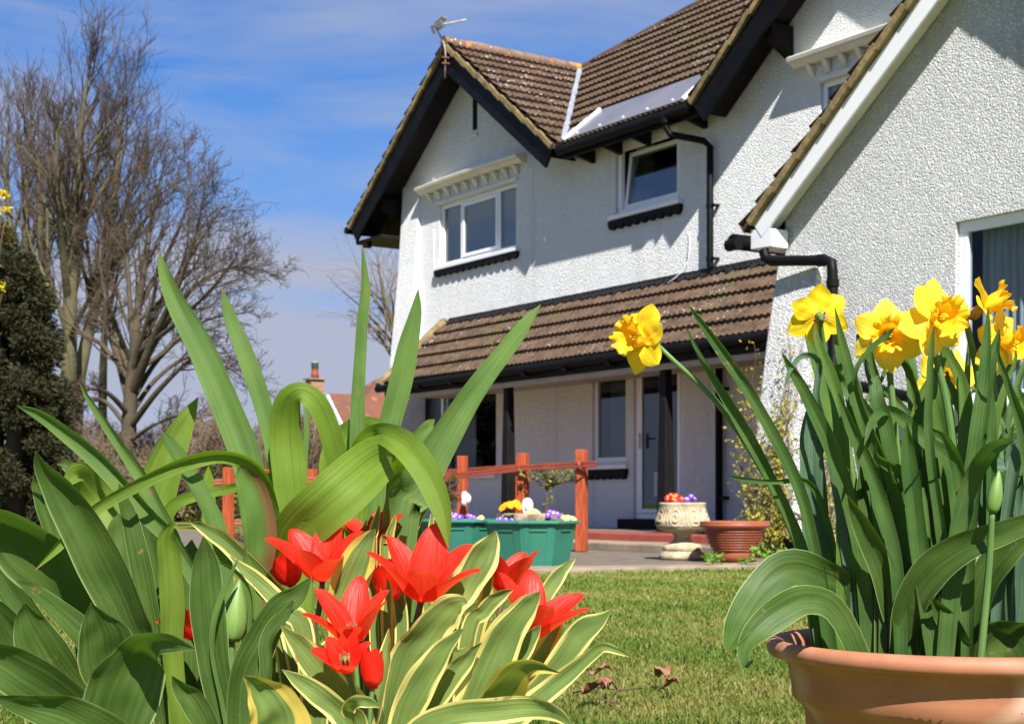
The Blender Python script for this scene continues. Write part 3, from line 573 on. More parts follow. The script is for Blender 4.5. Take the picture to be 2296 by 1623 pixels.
M['strap'] = leafmat('strap_leaf', (0.0858, 0.1586, 0.0372), (0.1308, 0.2127, 0.0434), .34, (.22, .48, .015), 34, .6, .28, tip=TIP, blem=True)
M['straplime'] = leafmat('lime_strap_leaf', (0.1197, 0.2061, 0.0187), (0.1756, 0.2596, 0.0312), .38, (.35, .6, .01), 34, .58, .28, tip=TIP)
M['straprust'] = leafmat('rust_striped_leaf', (.07, .15, .025), (.11, .20, .035), .3, (.2, .4, .01), 34, .6, .28, tip=TIP, blotch=(.19, .085, .035))
M['broad'] = leafmat('broad_leaf', (0.0383, 0.0784, 0.0128), (0.0757, 0.1271, 0.0230), .26, (.2, .45, .02), 16, .55, .32, tip=TIP, margin=(.468, (.34, .42, .16)), wob=.004, blem=True)  # thin margin paints in the light showing along the translucent leaf edge
M['broadlime'] = leafmat('broad_lime_leaf', (0.1065, 0.1802, 0.0193), (0.1638, 0.2272, 0.0288), .36, (.35, .55, .01), 12, .58, .3, tip=TIP)
M['vari'] = leafmat('variegated_leaf', (0.1100, 0.1761, 0.0427), (0.1770, 0.2421, 0.0586), .28, (.35, .5, .03), 14, .55, .32, margin=(.36, (.78, .66, .22)), tip=TIP, wob=.06, blem=True)
M['variy'] = leafmat('yellow_variegated_leaf', (0.1144, 0.1936, 0.0484), (0.1848, 0.2640, 0.0660), .3, (.4, .45, .02), 14, .55, .32, margin=(.27, (.66, .49, .10)), tip=TIP, wob=.06)
M['daff'] = leafmat('daffodil_leaf', (0.0368, 0.0902, 0.0187), (0.0768, 0.1368, 0.0280), .28, (.2, .45, .02), 20, .5, .35, blem=True)
M['glauc'] = leafmat('grey_green_leaf', (0.0492, 0.1022, 0.0568), (0.0832, 0.1437, 0.0794), .22, (.2, .4, .06), 16, .6, .3, tip=TIP)
M['stem'] = leafmat('flower_stem', (.09, .17, .05), (.12, .21, .05), .1, (.2, .4, .02), 10, .45, .4)
M['stemred'] = leafmat('reddish_stem', (.11, .075, .045), (.14, .10, .05), .1, (.2, .2, .02), 10, .5, .3)
M['petal'] = leafmat('red_petal', (.86, .016, .007), (.97, .06, .03), .48, (1, .10, .02), 22, .40, .35)
M['tepal'] = leafmat('yellow_tepal', (.91, .66, .03), (.94, .74, .08), .38, (1, .72, .02), 16, .5, .25)
M['tepaldeep'] = leafmat('golden_tepal', (.90, .62, .012), (.94, .70, .03), .38, (1, .6, .01), 16, .5, .25)
M['trumpet'] = leafmat('orange_trumpet', (.94, .52, .008), (.96, .60, .02), .36, (1, .5, .01), 20, .5, .25)
M['papery'] = mat('dry_papery_sheath', (.42, .24, .12), (.30, .16, .08), 60, .85, .2)
M['bud'] = leafmat('green_bud', (.13, .24, .05), (.20, .31, .08), .2, (.3, .5, .02), 12, .45, .4)
M['stamen'] = mat('dark_stamens', (.10, .07, .03), (.30, .24, .06), 60, .8, .2)
M['daffl'] = leafmat('light_daffodil_leaf', (0.0641, 0.1346, 0.0224), (0.1089, 0.1858, 0.0320), .32, (.25, .5, .02), 26, .45, .4)
CAMP = Vector((0, 0, CZ))
def catmull(p, n):
    p = [np.array(q, float) for q in p]; p = [2 * p[0] - p[1]] + p + [2 * p[-1] - p[-2]]; m = len(p) - 3; out = []
    for k in range(n + 1):
        x = k / n * m; i = min(int(x), m - 1); t = x - i; a, b, c, d = p[i:i + 4]
        out.append(.5 * ((2 * b) + (c - a) * t + (2 * a - 5 * b + 4 * c - d) * t * t + (3 * b - a - 3 * c + d) * t ** 3))
    return out
def leaf(parent, m, spec, d0, d1, roll=(0, 0), fold=.25, name='leaf', wave=.0, nu=8, nv=30, label=None, ctrl=None):
    """spec: 'x,y,w[,dd] ...' from base to tip, w is the width; traced outline placed at its own distance d0..d1"""
    roll = (roll[0] * 1.35, roll[1] * 1.35); fold = fold * 1.25
    pts = [[float(q) for q in s.split(',')] for s in spec.split()]
    n = len(pts); c3 = []
    for i, q in enumerate(pts):
        d = d0 + (d1 - d0) * i / (n - 1) + (q[3] if len(q) > 3 else 0); p = at(q[0], q[1], d); c3.append((p.x, p.y, p.z, q[2] / FPX * d))
    s = catmull(c3, nv); C_ = [Vector(q[:3]) for q in s]; W_ = [max(.0003, q[3]) for q in s]
    mb = MB(); vs = []; uv = []; ph = random.uniform(0, 6); pw_ = None
    org = parent.matrix_basis.translation
    for i in range(nv + 1):
        T = (C_[min(i + 1, nv)] - C_[max(i - 1, 0)]).normalized(); V = (CAMP - C_[i]).normalized()
        w0 = T.cross(V)
        w0 = w0.normalized() if w0.length > .08 else (pw_ or T.orthogonal().normalized())
        if pw_ and w0.dot(pw_) < 0 and False: w0 = -w0
        pw_ = w0; n0 = w0.cross(T).normalized(); t = i / nv
        if n0.dot(V) < 0: n0 = -n0
        r = R(roll[0] + (roll[1] - roll[0]) * t); wd = w0 * math.cos(r) + n0 * math.sin(r); nn = n0 * math.cos(r) - w0 * math.sin(r)
        hw = W_[i] / 2 / max(.45, math.cos(r)); tf = min(1, (1 - t) * 5)
        for j in range(nu + 1):
            u = j / nu * 2 - 1; wv = wave * hw * math.sin(t * 11 + ph + (2 if u > 0 else 0)) * abs(u) ** 2 * tf
            hw_ = hw * (1 + .05 * math.sin(t * 9 + ph * 3) + .03 * math.sin(t * 23 + ph * 5 + u)); vs.append(C_[i] + wd * (hw_ * u * (1 - abs(fold) * .18 * abs(u))) + nn * (hw * tf * (.055 * math.sin(t * 13 + u * 2.2 + ph * 2) + .045 * math.sin(t * 21 - u * 3.1 + ph * 4)) + fold * hw * (u * u) + wv - .10 * hw * max(0, 1 - abs(u) * 4)) - org); uv.append((j / nu, t))
    W = nu + 1
    mb.add(vs, [(a * W + j, a * W + j + 1, (a + 1) * W + j + 1, (a + 1) * W + j) for a in range(nv) for j in range(nu)], uv)
    o = mb.build(name, M[m], parent, smooth=True, fix=False); return tag(o, label)
def stemtube(parent, spec, d0, d1, m='stem', name='stem'):
    pts = [[float(q) for q in s.split(',')] for s in spec.split()]; n = len(pts); c3 = []
    for i, q in enumerate(pts): d = d0 + (d1 - d0) * i / (n - 1); p = at(q[0], q[1], d); c3.append((p.x, p.y, p.z, q[2] / FPX * d / 2))
    s = catmull(c3, 16); mb = MB(); mb.tube([Vector(q[:3]) - parent.location for q in s], [float(q[3]) for q in s], 10); return mb.build(name, M[m], parent, smooth=True)
def frame(ax):
    a = Vector((ax[0], -ax[2], ax[1])).normalized(); u = a.cross(Vector((0, 0, 1)))
    u = u.normalized() if u.length > .05 else Vector((1, 0, 0)); return a, u, a.cross(u).normalized()
def tulip_flower(parent, x, y, d, ax, L, op=1., ph=0., wf=.50, rnd=1, tipout=16):
    o = at(x, y, d) - parent.location; a, u, v = frame(ax); rr = random.Random(rnd)
    fl = MB(); fl.lathe([(.001, -.004), (.006, -.002), (.0055, .004), (.001, .006)], 12); cup = fl.build('flower', M['petal'], parent, smooth=True)
    cup.location = o
    st_ = MB()
    for k in range(6): an = ph + k * math.pi / 3 + .5; q = (u * math.cos(an) + v * math.sin(an)) * .003; st_.tube([q, q * 1.6 + a * .014, q * 1.9 + a * .024], [.0009, .0009, .0016], 6)
    st_.tube([Vector((0, 0, 0)), a * .018, a * .021], [.0035, .003, .004], 8); so_ = st_.build('stamens', M['stamen'], cup, smooth=True)
    for k in range(6):
        an = ph + k * math.pi / 3 + rr.uniform(-.1, .1); inner = k % 2; l = L * rr.uniform(.92, 1.06) * (.97 if inner else 1); th1 = (25 + rr.uniform(-7, 9)) * op; tw = rr.uniform(-.12, .12)
        rad = u * math.cos(an) + v * math.sin(an); tan = -u * math.sin(an) + v * math.cos(an); nv = 18; nu = 8; p = Vector((0, 0, 0)) + rad * (.002 if inner else .004); vs = []; uv = []
        for i in range(nv + 1):
            t = i / nv; th = R(78) * (1 - t / .3) + R(th1) * (t / .3) if t < .3 else R(th1 + (t - .3) / .7 * tipout * op + (10 * op * max(0, t - .85) / .15))
            if i: p = p + (rad * math.sin(th) + a * math.cos(th)) * (l / nv)
            nrm = (-rad * math.cos(th) + a * math.sin(th)); w = l * wf * 1.08 * .5 * (t ** .55) * (max(0, 1 - t) ** .74) * 2.15 + (.0012 if t < 1 else .0)
            cv = .55 - .35 * t
            for j in range(nu + 1):
                q = j / nu * 2 - 1; vs.append(p + tan * (w * q * (1 - .1 * q * q)) + nrm * (w * cv * q * q - .05 * w * max(0, 1 - abs(q) * 4)) + tan * tw * l * t * t); uv.append((j / nu, t * .96))
        mb = MB(); W = nu + 1; mb.add(vs, [(i * W + j, i * W + j + 1, (i + 1) * W + j + 1, (i + 1) * W + j) for i in range(nv) for j in range(nu)], uv)
        pe = mb.build('petal', M['petal'], cup, smooth=True, fix=False)
    return cup
def daffodil_flower(parent, x, y, d, ax, Rt=.053, Lt=.040, rt=.024, ph=0., rnd=1, mt='tepal', back=8, spathe=True):
    o = at(x, y, d) - parent.location; a, u, v = frame(ax); rr = random.Random(rnd); org = o - a * .004
    # ovary and tube behind the flower
    mb = MB(); mb.tube([-a * .034, -a * .026, -a * .015, -a * .004, a * .002], [.0035, .0055, .0045, .005, .008], 10); fl = mb.build('flower', M['stem'], parent, smooth=True); fl.location = o
    for k in range(6):
        an = ph + k * math.pi / 3 + rr.uniform(-.08, .08); rad = u * math.cos(an) + v * math.sin(an); tan = -u * math.sin(an) + v * math.cos(an); L = Rt * rr.uniform(.93, 1.07); nv, nu = 16, 8; vs = []; uv = []; p = rad * .004 - a * (.001 * (k % 2)); bk = R(back + rr.uniform(-14, 16)); tw = rr.uniform(-.35, .35); curl = rr.uniform(-.4, .6)
        for i in range(nv + 1):
            t = i / nv; th = bk + R(-18) * (1 - t) + curl * .5 * t * t
            if i: p = p + (rad * math.cos(th) - a * math.sin(th)) * (L / nv)
            w = L * .40 * (min(1, .42 + 1.25 * t) if t < .5 else 1.0) * (1 - max(0, (t - .42) / .58) ** 2.4) + .0006
            nr = a * math.cos(th) + rad * math.sin(th); tn = (tan * math.cos(tw * t) + nr * math.sin(tw * t))
            for j in range(nu + 1):
                q = j / nu * 2 - 1; vs.append(p + tn * (w * q) + nr * (w * (.22 * q * q * math.cos(t * 3) + .09 * math.sin(t * 7 + k * 2.1) * q + .03 * math.sin(t * 14 + k + 3 * q) - .07 * max(0, 1 - abs(q) * 4)))); uv.append((j / nu, t))
        mb = MB(); W = nu + 1; mb.add(vs, [(i * W + j, i * W + j + 1, (i + 1) * W + j + 1, (i + 1) * W + j) for i in range(nv) for j in range(nu)], uv); mb.build('tepal', M[mt], fl, smooth=True, fix=False)
    mb = MB(); nu, nv = 72, 16
    def f(uu, vv):
        an = uu * 2 * math.pi; fl_ = max(0, (vv - .62) / .38)
        r = .010 + (rt * .68 - .010) * min(1, vv * 2.2) ** .7 + (rt * .45) * fl_ ** 1.6; r *= 1 + .035 * math.sin(6 * an) + fl_ * (.085 * math.sin(12 * an + 1) + .06 * math.sin(19 * an) + .04 * math.sin(31 * an + 2))
        z = Lt * vv * (1 - .10 * fl_ ** 2) + .004 * fl_ * math.sin(9 * an + 2) + .003 * fl_ * math.sin(16 * an)
        return (u * math.cos(an) + v * math.sin(an)) * r + a * z
    mb.grid(f, nu, nv); mb.build('trumpet', M['trumpet'], fl, smooth=True, fix=False)
    mb = MB()
    for k in range(6): an = k * math.pi / 3; q = u * math.cos(an) * .003 + v * math.sin(an) * .003; mb.tube([q, q * 1.5 + a * Lt * .55], [.0008, .0014], 6)
    mb.tube([Vector((0, 0, 0)), a * Lt * .68], [.001, .0022], 6); mb.build('stamens', M['tepaldeep'], fl, smooth=True)
    if spathe:
        mb = MB(); b = -a * .034; mb.grid(lambda uu, vv: b + a * (.030 * vv) + (u * math.cos((uu - .5) * 3.4 + 1) + v * math.sin((uu - .5) * 3.4 + 1)) * (.0045 + .007 * math.sin(vv * 2.6) + .002 * math.sin(uu * 14 + vv * 9)), 14, 10); mb.build('spathe', M['papery'], fl, smooth=True, fix=False)
    return fl, at(x, y, d) - a * .034
def plant(name, x, d, label, cat, pot, group=None):
    p = at(x, 1125, d); return thing(name, (p.x, p.y, .19 if pot is POTL else .27), label, cat, group)
# ---------------------------------------------------------------- left pot: plain-leaved bulbs
A = plant('strap_leaved_bulb', 560, 2.12, 'tall bulb plant with long narrow upright leaves, behind the broad-leaved tulips', 'bulb plant', POTL)
leaf(A, 'strap', '620,1740,40 595,1240,66 560,1060,70 515,930,66 455,790,64 402,690,50 370,615,30 357,563,2', 2.12, 2.14, (-8, 14), .22)
leaf(A, 'strap', '640,1740,30 650,1240,44 628,1080,40 592,920,42 552,800,40 515,712,30 497,645,2', 2.16, 2.18, (12, -14), .25)
leaf(A, 'strap', '520,1740,30 480,1400,40 400,1230,40 330,1150,40 225,1035,40 130,955,34 75,922,22 38,909,2', 2.0, 1.92, (18, 22), .35)
leaf(A, 'strap', '480,1740,30 420,1300,30 345,1120,32 295,1035,28 240,955,22 200,895,13 179,858,2', 2.08, 2.05, (10, 30), .3)
leaf(A, 'straplime', '600,1740,30 615,1240,40 606,1120,40 572,1050,44 510,1022,32 430,1032,34 330,1075,30 210,1145,26 130,1225,22 78,1278,2', 2.05, 1.86, (30, 15), .3)
leaf(A, 'strap', '520,1740,30 500,1330,38 485,1200,40 452,1120,42 408,1045,40 378,995,26 362,966,2', 1.98, 1.95, (-25, -25), .4)
leaf(A, 'straplime', '330,1740,26 330,1300,34 380,1150,34 440,1112,26 520,1095,22 575,1075,14 600,1055,2', 2.1, 2.02, (40, -20), .2)
leaf(A, 'strap', '690,1740,20 690,1300,24 682,1080,16 688,960,13 684,900,10 680,880,2', 2.3, 2.32, (0, 0), .2)
leaf(A, 'straplime', '470,1740,30 480,1350,46 470,1180,38 468,1080,26 470,1040,2', 2.2, 2.2, (0, 0), .2)
B = plant('strap_leaved_bulb', 820, 2.1, 'bulb plant with broad arching strap leaves and three tall blades, above the red tulips', 'bulb plant', POTL)
leaf(B, 'strap', '790,1740,30 795,1200,26 800,1000,34 803,880,32 810,740,28 818,650,22 812,549,2', 2.16, 2.16, (12, -22), .22)
leaf(B, 'strap', '820,1740,40 840,1140,46 862,1000,50 890,890,54 915,780,46 932,700,28 938,648,2', 2.2, 2.2, (-14, 8), .2)
leaf(B, 'strap', '870,1740,60 885,1180,88 930,1090,92 985,1000,76 1045,905,58 1105,825,50 1160,755,40 1195,708,20 1212,684,2', 2.12, 2.16, (-32, 36), .3)
leaf(B, 'strap', '930,1740,30 925,1150,44 930,1010,40 960,955,26 974,940,4', 2.24, 2.24, (0, 0), .2)
leaf(B, 'straplime', '660,1740,50 662,1240,76 650,1090,76 640,980,72 645,905,64,-.02 672,880,52,-.03 706,900,52,-.03 735,960,52,-.02 757,1040,50,.0 770,1110,40,.02 775,1160,4,.03', 2.14, 2.14, (-18, 26), .12)
leaf(B, 'straplime', '850,1740,60 878,1300,90,.06 892,1180,84,.06 905,1080,70,.06 893,1022,88,.0 850,1030,112,-.07 790,1078,124,-.12 730,1130,122,-.13 675,1182,108,-.11 640,1220,70,-.09 615,1255,4,-.07', 2.10, 2.08, (-10, 10), .10, wave=.02)
leaf(B, 'straplime', '760,1740,40 800,1180,52,.06 808,1030,52,.05 830,980,46,0 868,975,54,-.05 920,1010,66,-.1 965,1075,62,-.12 993,1150,46,-.13 1006,1228,3,-.13', 2.08, 2.06, (20, -14), .22)
leaf(B, 'straplime', '760,1740,40 770,1200,60 760,1050,90 790,975,70 850,962,50 900,985,40', 2.24, 2.22, (0, 0), .15)
leaf(B, 'straprust', '590,1740,40 575,1330,66 582,1230,80 578,1150,78 562,1090,66 545,1055,36 536,1040,2', 1.98, 1.95, (-10, 12), .3)
leaf(B, 'broad', '900,1740,60 905,1280,90 880,1180,110 870,1110,100 880,1060,60', 2.26, 2.26, (0, 0), .1)
leaf(B, 'strap', '640,1740,30 628,1300,60 622,1200,60 612,1120,46 600,1060,36', 2.16, 2.18, (10, 0), .15)
C = plant('broad_leaved_tulip', 300, 2.05, 'leafy tulip without flowers, its tallest broad leaf pointing to the upper left', 'tulip plant', POTL)
leaf(C, 'broad', '360,1740,60 318,1470,80 290,1390,104 245,1290,112 195,1190,96 140,1100,70 100,1050,42 80,1010,2', 1.94, 1.84, (8, 30), .28, wave=.06)
leaf(C, 'broad', '340,1740,60 290,1450,100 215,1360,128 120,1260,136 30,1190,120 -60,1150,70 -110,1135,2', 2.02, 1.86, (25, 35), .25, wave=.06)
leaf(C, 'broad', '250,1740,40 150,1500,60 70,1390,64 10,1300,70 -40,1230,50 -70,1200,2', 2.1, 2.0, (10, 0), .25)
leaf(C, 'broadlime', '390,1740,40 365,1400,50 350,1200,76 352,1100,84 390,1000,72 425,930,36 444,891,2', 2.18, 2.2, (-28, 18), .28, wave=.04)
leaf(C, 'broad', '370,1740,40 345,1450,52 325,1320,54 300,1200,44 278,1130,30 266,1082,2', 1.98, 1.94, (22, -26), .3, wave=.05)
leaf(C, 'broad', '220,1740,30 170,1350,40 128,1220,44 100,1140,38 82,1090,22 75,1066,2', 2.06, 2.02, (-24, 10), .25)
leaf(C, 'broadlime', '330,1740,40 300,1300,50 260,1180,60 222,1110,64,0 180,1062,56,-.04 160,1072,40,-.08 150,1095,4,-.1', 2.16, 2.16, (0, 0), .15)
leaf(C, 'broad', '280,1740,30 275,1330,40 250,1180,44 200,1090,40 150,1042,28 128,1040,2', 2.2, 2.2, (20, 10), .2)
leaf(C, 'broad', '330,1740,60 330,1500,90 300,1380,100 280,1260,90 270,1180,60 268,1150,4', 2.12, 2.12, (0, 0), .2)
leaf(C, 'broad', '300,1740,40 345,1400,56 350,1280,60 330,1190,44 325,1140,3', 2.08, 2.05, (-15, 20), .25)
D_p = plant('broad_leaved_tulip', 260, 1.85, 'leafy tulip at the pot edge with a big round folded leaf in front', 'tulip plant', POTL)
leaf(D_p, 'broad', '330,1740,60 265,1560,90 230,1480,76 170,1410,64 110,1355,48 65,1322,26 34,1301,2', 1.88, 1.78, (-8, -25), .3, wave=.06)
leaf(D_p, 'broad', '300,1740,90 215,1620,136 145,1530,130 95,1450,110 65,1390,70 55,1350,2', 1.84, 1.78, (18, 5), .28, wave=.05)
leaf(D_p, 'broad', '330,1740,70 262,1550,110 240,1490,142 232,1430,136 216,1385,70 204,1350,2', 1.80, 1.74, (-22, 12), .32, wave=.08)
leaf(D_p, 'broad', '240,1740,120 262,1600,176 292,1520,166 318,1462,112 348,1440,60,-.05 392,1440,42,-.08 437,1454,2,-.1', 1.72, 1.66, (10, -26), .22, wave=.04)
leaf(D_p, 'broad', '210,1740,60 130,1560,80 70,1470,84 20,1400,76 -40,1340,40 -70,1310,2', 1.96, 1.86, (30, 10), .25)
leaf(D_p, 'broad', '310,1740,70 210,1625,110 110,1545,116 20,1490,100 -60,1450,50 -90,1440,2', 1.74, 1.64, (15, 22), .22, wave=.06)
leaf(D_p, 'broad', '500,1740,30 468,1640,56 435,1575,58 405,1540,40 386,1514,2', 1.72, 1.68, (-12, 20), .3)
leaf(D_p, 'broad', '350,1740,70 260,1660,100 150,1600,90 60,1580,60 -20,1560,3', 1.70, 1.6, (10, 20), .2)
E_p = plant('broad_leaved_tulip', 470, 1.9, 'tulip with a fat green bud between two narrow leaves', 'tulip plant', POTL)
leaf(E_p, 'broadlime', '420,1740,40 386,1470,52 386,1350,56 380,1260,54 376,1205,46 388,1180,20 402,1184,4', 1.88, 1.84, (-10, 10), .35, wave=.05)
leaf(E_p, 'broad', '545,1740,40 505,1600,66 478,1470,78 464,1340,78 460,1255,58 456,1200,2', 1.86, 1.82, (10, -8), .26, wave=.03)
leaf(E_p, 'strap', '530,1740,12 505,1590,14 482,1480,14 480,1400,14 510,1310,15 535,1252,2', 1.84, 1.82, (30, 30), .3)
leaf(E_p, 'strap', '560,1740,12 545,1480,12 562,1400,12 560,1330,13 535,1285,14 486,1257,2', 1.88, 1.86, (40, 30), .3)
leaf(E_p, 'broad', '540,1740,60 545,1540,76 580,1450,84 622,1370,66 668,1335,46 700,1292,2', 1.80, 1.78, (-14, 16), .3, wave=.08)
leaf(E_p, 'broad', '560,1740,30 600,1520,30 604,1430,34 640,1380,26 660,1345,3', 1.785, 1.77, (40, 20), .3)
leaf(E_p, 'broad', '420,1740,60 430,1480,80 420,1350,80 425,1260,60 430,1210,4', 2.05, 2.05, (0, 0), .2)
stemtube(E_p, '520,1740,22 518,1560,20 519,1430,15', 1.88, 1.86)
mb = MB(); q0, q1 = at(519, 1436, 1.86) - E_p.location, at(537, 1298, 1.86) - E_p.location; ax_ = q1 - q0
mb.tube([q0 + ax_ * t for t in [i / 14 for i in range(15)]], [.0155 * (math.sin(math.pi * min(1, .06 + t * .94) ** .62) ** .8) + .0008 for t in [i / 14 for i in range(15)]], 18); mb.build('bud', M['bud'], E_p, smooth=True)
# ---------------------------------------------------------------- red tulips with yellow-edged leaves
def tulip(x, d, label): return plant('red_tulip', x, d, label, 'tulip', POTL, 'red tulips in the left pot')
t1 = tulip(715, 1.95, 'wide open red tulip, foremost of the left pair, beside the rust-striped leaf'); tulip_flower(t1, 722, 1300, 1.95, (-.12, 1, .42), .094, 1.12, .35, .52, 3)
stemtube(t1, '750,1740,16 705,1440,15 715,1370,13 723,1304,12', 1.97, 1.955, 'stemred')
leaf(t1, 'variy', '770,1740,60 765,1420,72 775,1340,86 805,1255,84 830,1205,40 842,1186,2', 1.93, 1.90, (-20, 18), .32, wave=.05)
leaf(t1, 'vari', '700,1740,30 650,1400,50 590,1300,48 520,1225,46 462,1186,30 424,1169,2', 2.0, 1.94, (15, 10), .25, wave=.06)
leaf(t1, 'vari', '700,1740,40 680,1430,46 640,1370,46 590,1315,42 550,1280,28 516,1247,2', 1.93, 1.9, (-20, -10), .25)
t1b = tulip(640, 2.03, 'half-closed red tulip tucked behind the left of the open pair'); tulip_flower(t1b, 655, 1312, 2.03, (-.32, 1, .15), .082, .75, .1, .5, 5); stemtube(t1b, '700,1740,14 665,1420,13 657,1316,12', 2.04, 2.03, 'stemred')
leaf(t1b, 'vari', '660,1740,30 640,1480,40 615,1400,44 590,1350,40 560,1320,4', 2.0, 1.98, (0, 20), .25)
t2 = tulip(840, 2.12, 'red tulip at the back, half hidden behind slim yellow-edged leaves'); tulip_flower(t2, 838, 1240, 2.12, (-.05, 1, .3), .072, 1.25, .5, .55, 8); stemtube(t2, '830,1740,14 838,1245,12', 2.1, 2.12, 'stemred')
leaf(t2, 'vari', '850,1740,20 835,1250,24 838,1195,24 846,1160,16 851,1133,2', 2.05, 2.05, (10, 10), .3)
leaf(t2, 'variy', '880,1740,20 862,1260,26 872,1205,24 882,1172,14 887,1152,2', 2.03, 2.02, (-20, 0), .3)
leaf(t2, 'vari', '900,1740,30 880,1260,46 915,1190,42 945,1145,26 969,1108,2', 2.14, 2.16, (-15, 10), .3, wave=.05)
leaf(t2, 'vari', '810,1740,24 800,1330,30 790,1230,22 782,1170,12 778,1140,2', 2.18, 2.18, (0, 0), .3)
leaf(t2, 'variy', '1000,1740,30 950,1270,30 965,1210,22 968,1170,12 966,1150,2', 2.12, 2.12, (0, 10), .3)
t9 = tulip(870, 2.02, 'red tulip in the middle, seen mostly from its side below the back flower'); tulip_flower(t9, 868, 1352, 2.04, (.12, 1, .05), .078, .7, .2, .5, 9); stemtube(t9, '860,1740,14 868,1356,12', 2.03, 2.04, 'stemred')
leaf(t9, 'variy', '860,1740,24 868,1450,30 868,1370,30 872,1320,18 868,1296,2', 1.97, 1.97, (0, 0), .3)
leaf(t9, 'vari', '880,1740,24 900,1420,34 890,1300,30 905,1200,20', 2.08, 2.08, (0, 0), .25)
t3 = tulip(930, 1.92, 'largest wide open red tulip, in the centre right of the cluster'); tulip_flower(t3, 945, 1346, 1.92, (.16, 1, .40), .104, 1.22, .1, .5, 12); stemtube(t3, '910,1740,20 918,1480,18 930,1410,17 944,1350,14', 1.94, 1.925, 'stemred')
leaf(t3, 'vari', '860,1740,50 905,1500,94 955,1425,96 1000,1372,80 1030,1352,46 1049,1352,2', 1.88, 1.84, (-26, 14), .3, wave=.08)
leaf(t3, 'vari', '960,1740,50 1000,1400,66 1042,1320,78 1078,1255,80 1100,1215,44 1112,1190,2', 1.98, 1.98, (14, -16), .3, wave=.05)
t4 = tulip(790, 1.82, 'red tulip with pointed splayed petals, lowest in front of the upright leaf'); tulip_flower(t4, 792, 1438, 1.82, (-.05, 1, .40), .085, 1.15, .55, .46, 15); stemtube(t4, '805,1740,14 802,1560,13 793,1442,12', 1.83, 1.82)
leaf(t4, 'vari', '830,1740,60 800,1590,78 745,1530,76 690,1465,62 655,1428,34 628,1400,2', 1.80, 1.76, (20, 0), .26, wave=.06)
leaf(t4, 'vari', '800,1740,30 840,1600,36 862,1500,34 868,1450,22 873,1408,2', 1.80, 1.80, (25, 25), .3)
t4b = tulip(775, 1.76, 'small red tulip cup hanging just under the splayed one'); tulip_flower(t4b, 776, 1502, 1.76, (-.02, 1, .75), .050, .95, .2, .62, 17); stemtube(t4b, '810,1740,12 800,1580,11 777,1506,11', 1.77, 1.76)
leaf(t4b, 'vari', '830,1740,40 780,1620,60 725,1565,58 675,1530,40 632,1500,2', 1.72, 1.68, (12, -10), .28, wave=.06)
t5 = tulip(838, 1.75, 'smallest red tulip, still a closed bud, right of the hanging cup'); tulip_flower(t5, 836, 1538, 1.75, (.02, 1, .2), .050, .16, .3, .52, 19, 2); stemtube(t5, '825,1740,12 830,1600,11 836,1541,10', 1.75, 1.75)
leaf(t5, 'vari', '800,1740,30 805,1620,40 780,1592,36,-.03 800,1572,30,-.06 830,1575,24,-.08 853,1585,4,-.1', 1.70, 1.70, (0, 0), .2)
t6 = tulip(1120, 2.05, 'tall red tulip behind the right-hand yellow-edged leaf'); tulip_flower(t6, 1128, 1330, 2.06, (.12, 1, .1), .084, .95, .3, .52, 21); stemtube(t6, '1040,1740,14 1110,1420,13 1127,1334,12', 2.05, 2.06, 'stemred')
leaf(t6, 'vari', '1060,1740,30 1190,1420,34 1218,1345,36 1250,1292,36 1275,1265,18 1291,1250,2', 2.1, 2.12, (15, -15), .3)
leaf(t6, 'variy', '1000,1740,30 1070,1420,36 1085,1360,36 1095,1310,24 1105,1280,3', 2.0, 2.0, (0, 0), .3)
t7 = tulip(1190, 1.95, 'red tulip furthest right, petals spread towards the lawn'); tulip_flower(t7, 1185, 1428, 1.96, (.22, 1, .35), .094, 1.12, .15, .48, 24); stemtube(t7, '1060,1740,14 1160,1500,13 1184,1432,12', 1.96, 1.96, 'stemred')
leaf(t7, 'vari', '1010,1740,70 1060,1590,94 1095,1500,102 1135,1420,92 1175,1368,64 1198,1342,34 1212,1326,2', 1.84, 1.80, (-16, 8), .24, wave=.05)
leaf(t7, 'vari', '1020,1740,30 1050,1430,40 1085,1370,40 1120,1336,30 1151,1321,2', 1.92, 1.9, (20, -20), .3)
leaf(t7, 'vari', '1090,1740,30 1145,1510,50 1172,1460,52 1198,1420,30 1213,1400,2', 1.86, 1.84, (14, 0), .3)
leaf(t7, 'variy', '1080,1740,40 1185,1520,50 1225,1450,40 1250,1400,24 1262,1352,2', 1.99, 2.0, (0, 0), .3)
t8 = tulip(420, 1.92, 'red tulip mostly hidden by the lime leaf, only two petals showing on the left'); tulip_flower(t8, 452, 1432, 1.93, (-.55, 1, .1), .066, 1.2, .25, .5, 27); stemtube(t8, '490,1740,12 465,1520,12 453,1436,11', 1.93, 1.93)
t10 = tulip(1110, 1.86, 'low red tulip plant at the right rim, only its curling leaves visible') if False else None
F_p = plant('variegated_tulip', 1090, 1.82, 'flowerless tulip with yellow-edged leaves curling over the right rim of the pot', 'tulip plant', POTL)
leaf(F_p, 'vari', '960,1740,50 1120,1610,50 1205,1545,56 1255,1485,60 1305,1420,60 1345,1392,38 1372,1366,2', 1.9, 1.86, (-22, 24), .26, wave=.12)
leaf(F_p, 'vari', '970,1740,50 1130,1630,60 1215,1560,54 1278,1508,44 1325,1468,32,.0 1352,1450,24 1385,1458,16 1413,1472,2', 1.84, 1.80, (18, -20), .26, wave=.10)
leaf(F_p, 'variy', '1010,1740,50 1075,1620,76 1110,1555,92 1150,1505,78,-.03 1195,1490,40,-.06 1258,1509,2,-.08', 1.80, 1.76, (-35, -20), .4)
leaf(F_p, 'vari', '880,1740,50 930,1640,56 1010,1605,62 1110,1592,60 1200,1586,52 1255,1603,34,-.03 1290,1640,3,-.05', 1.70, 1.62, (8, -16), .2, wave=.05)
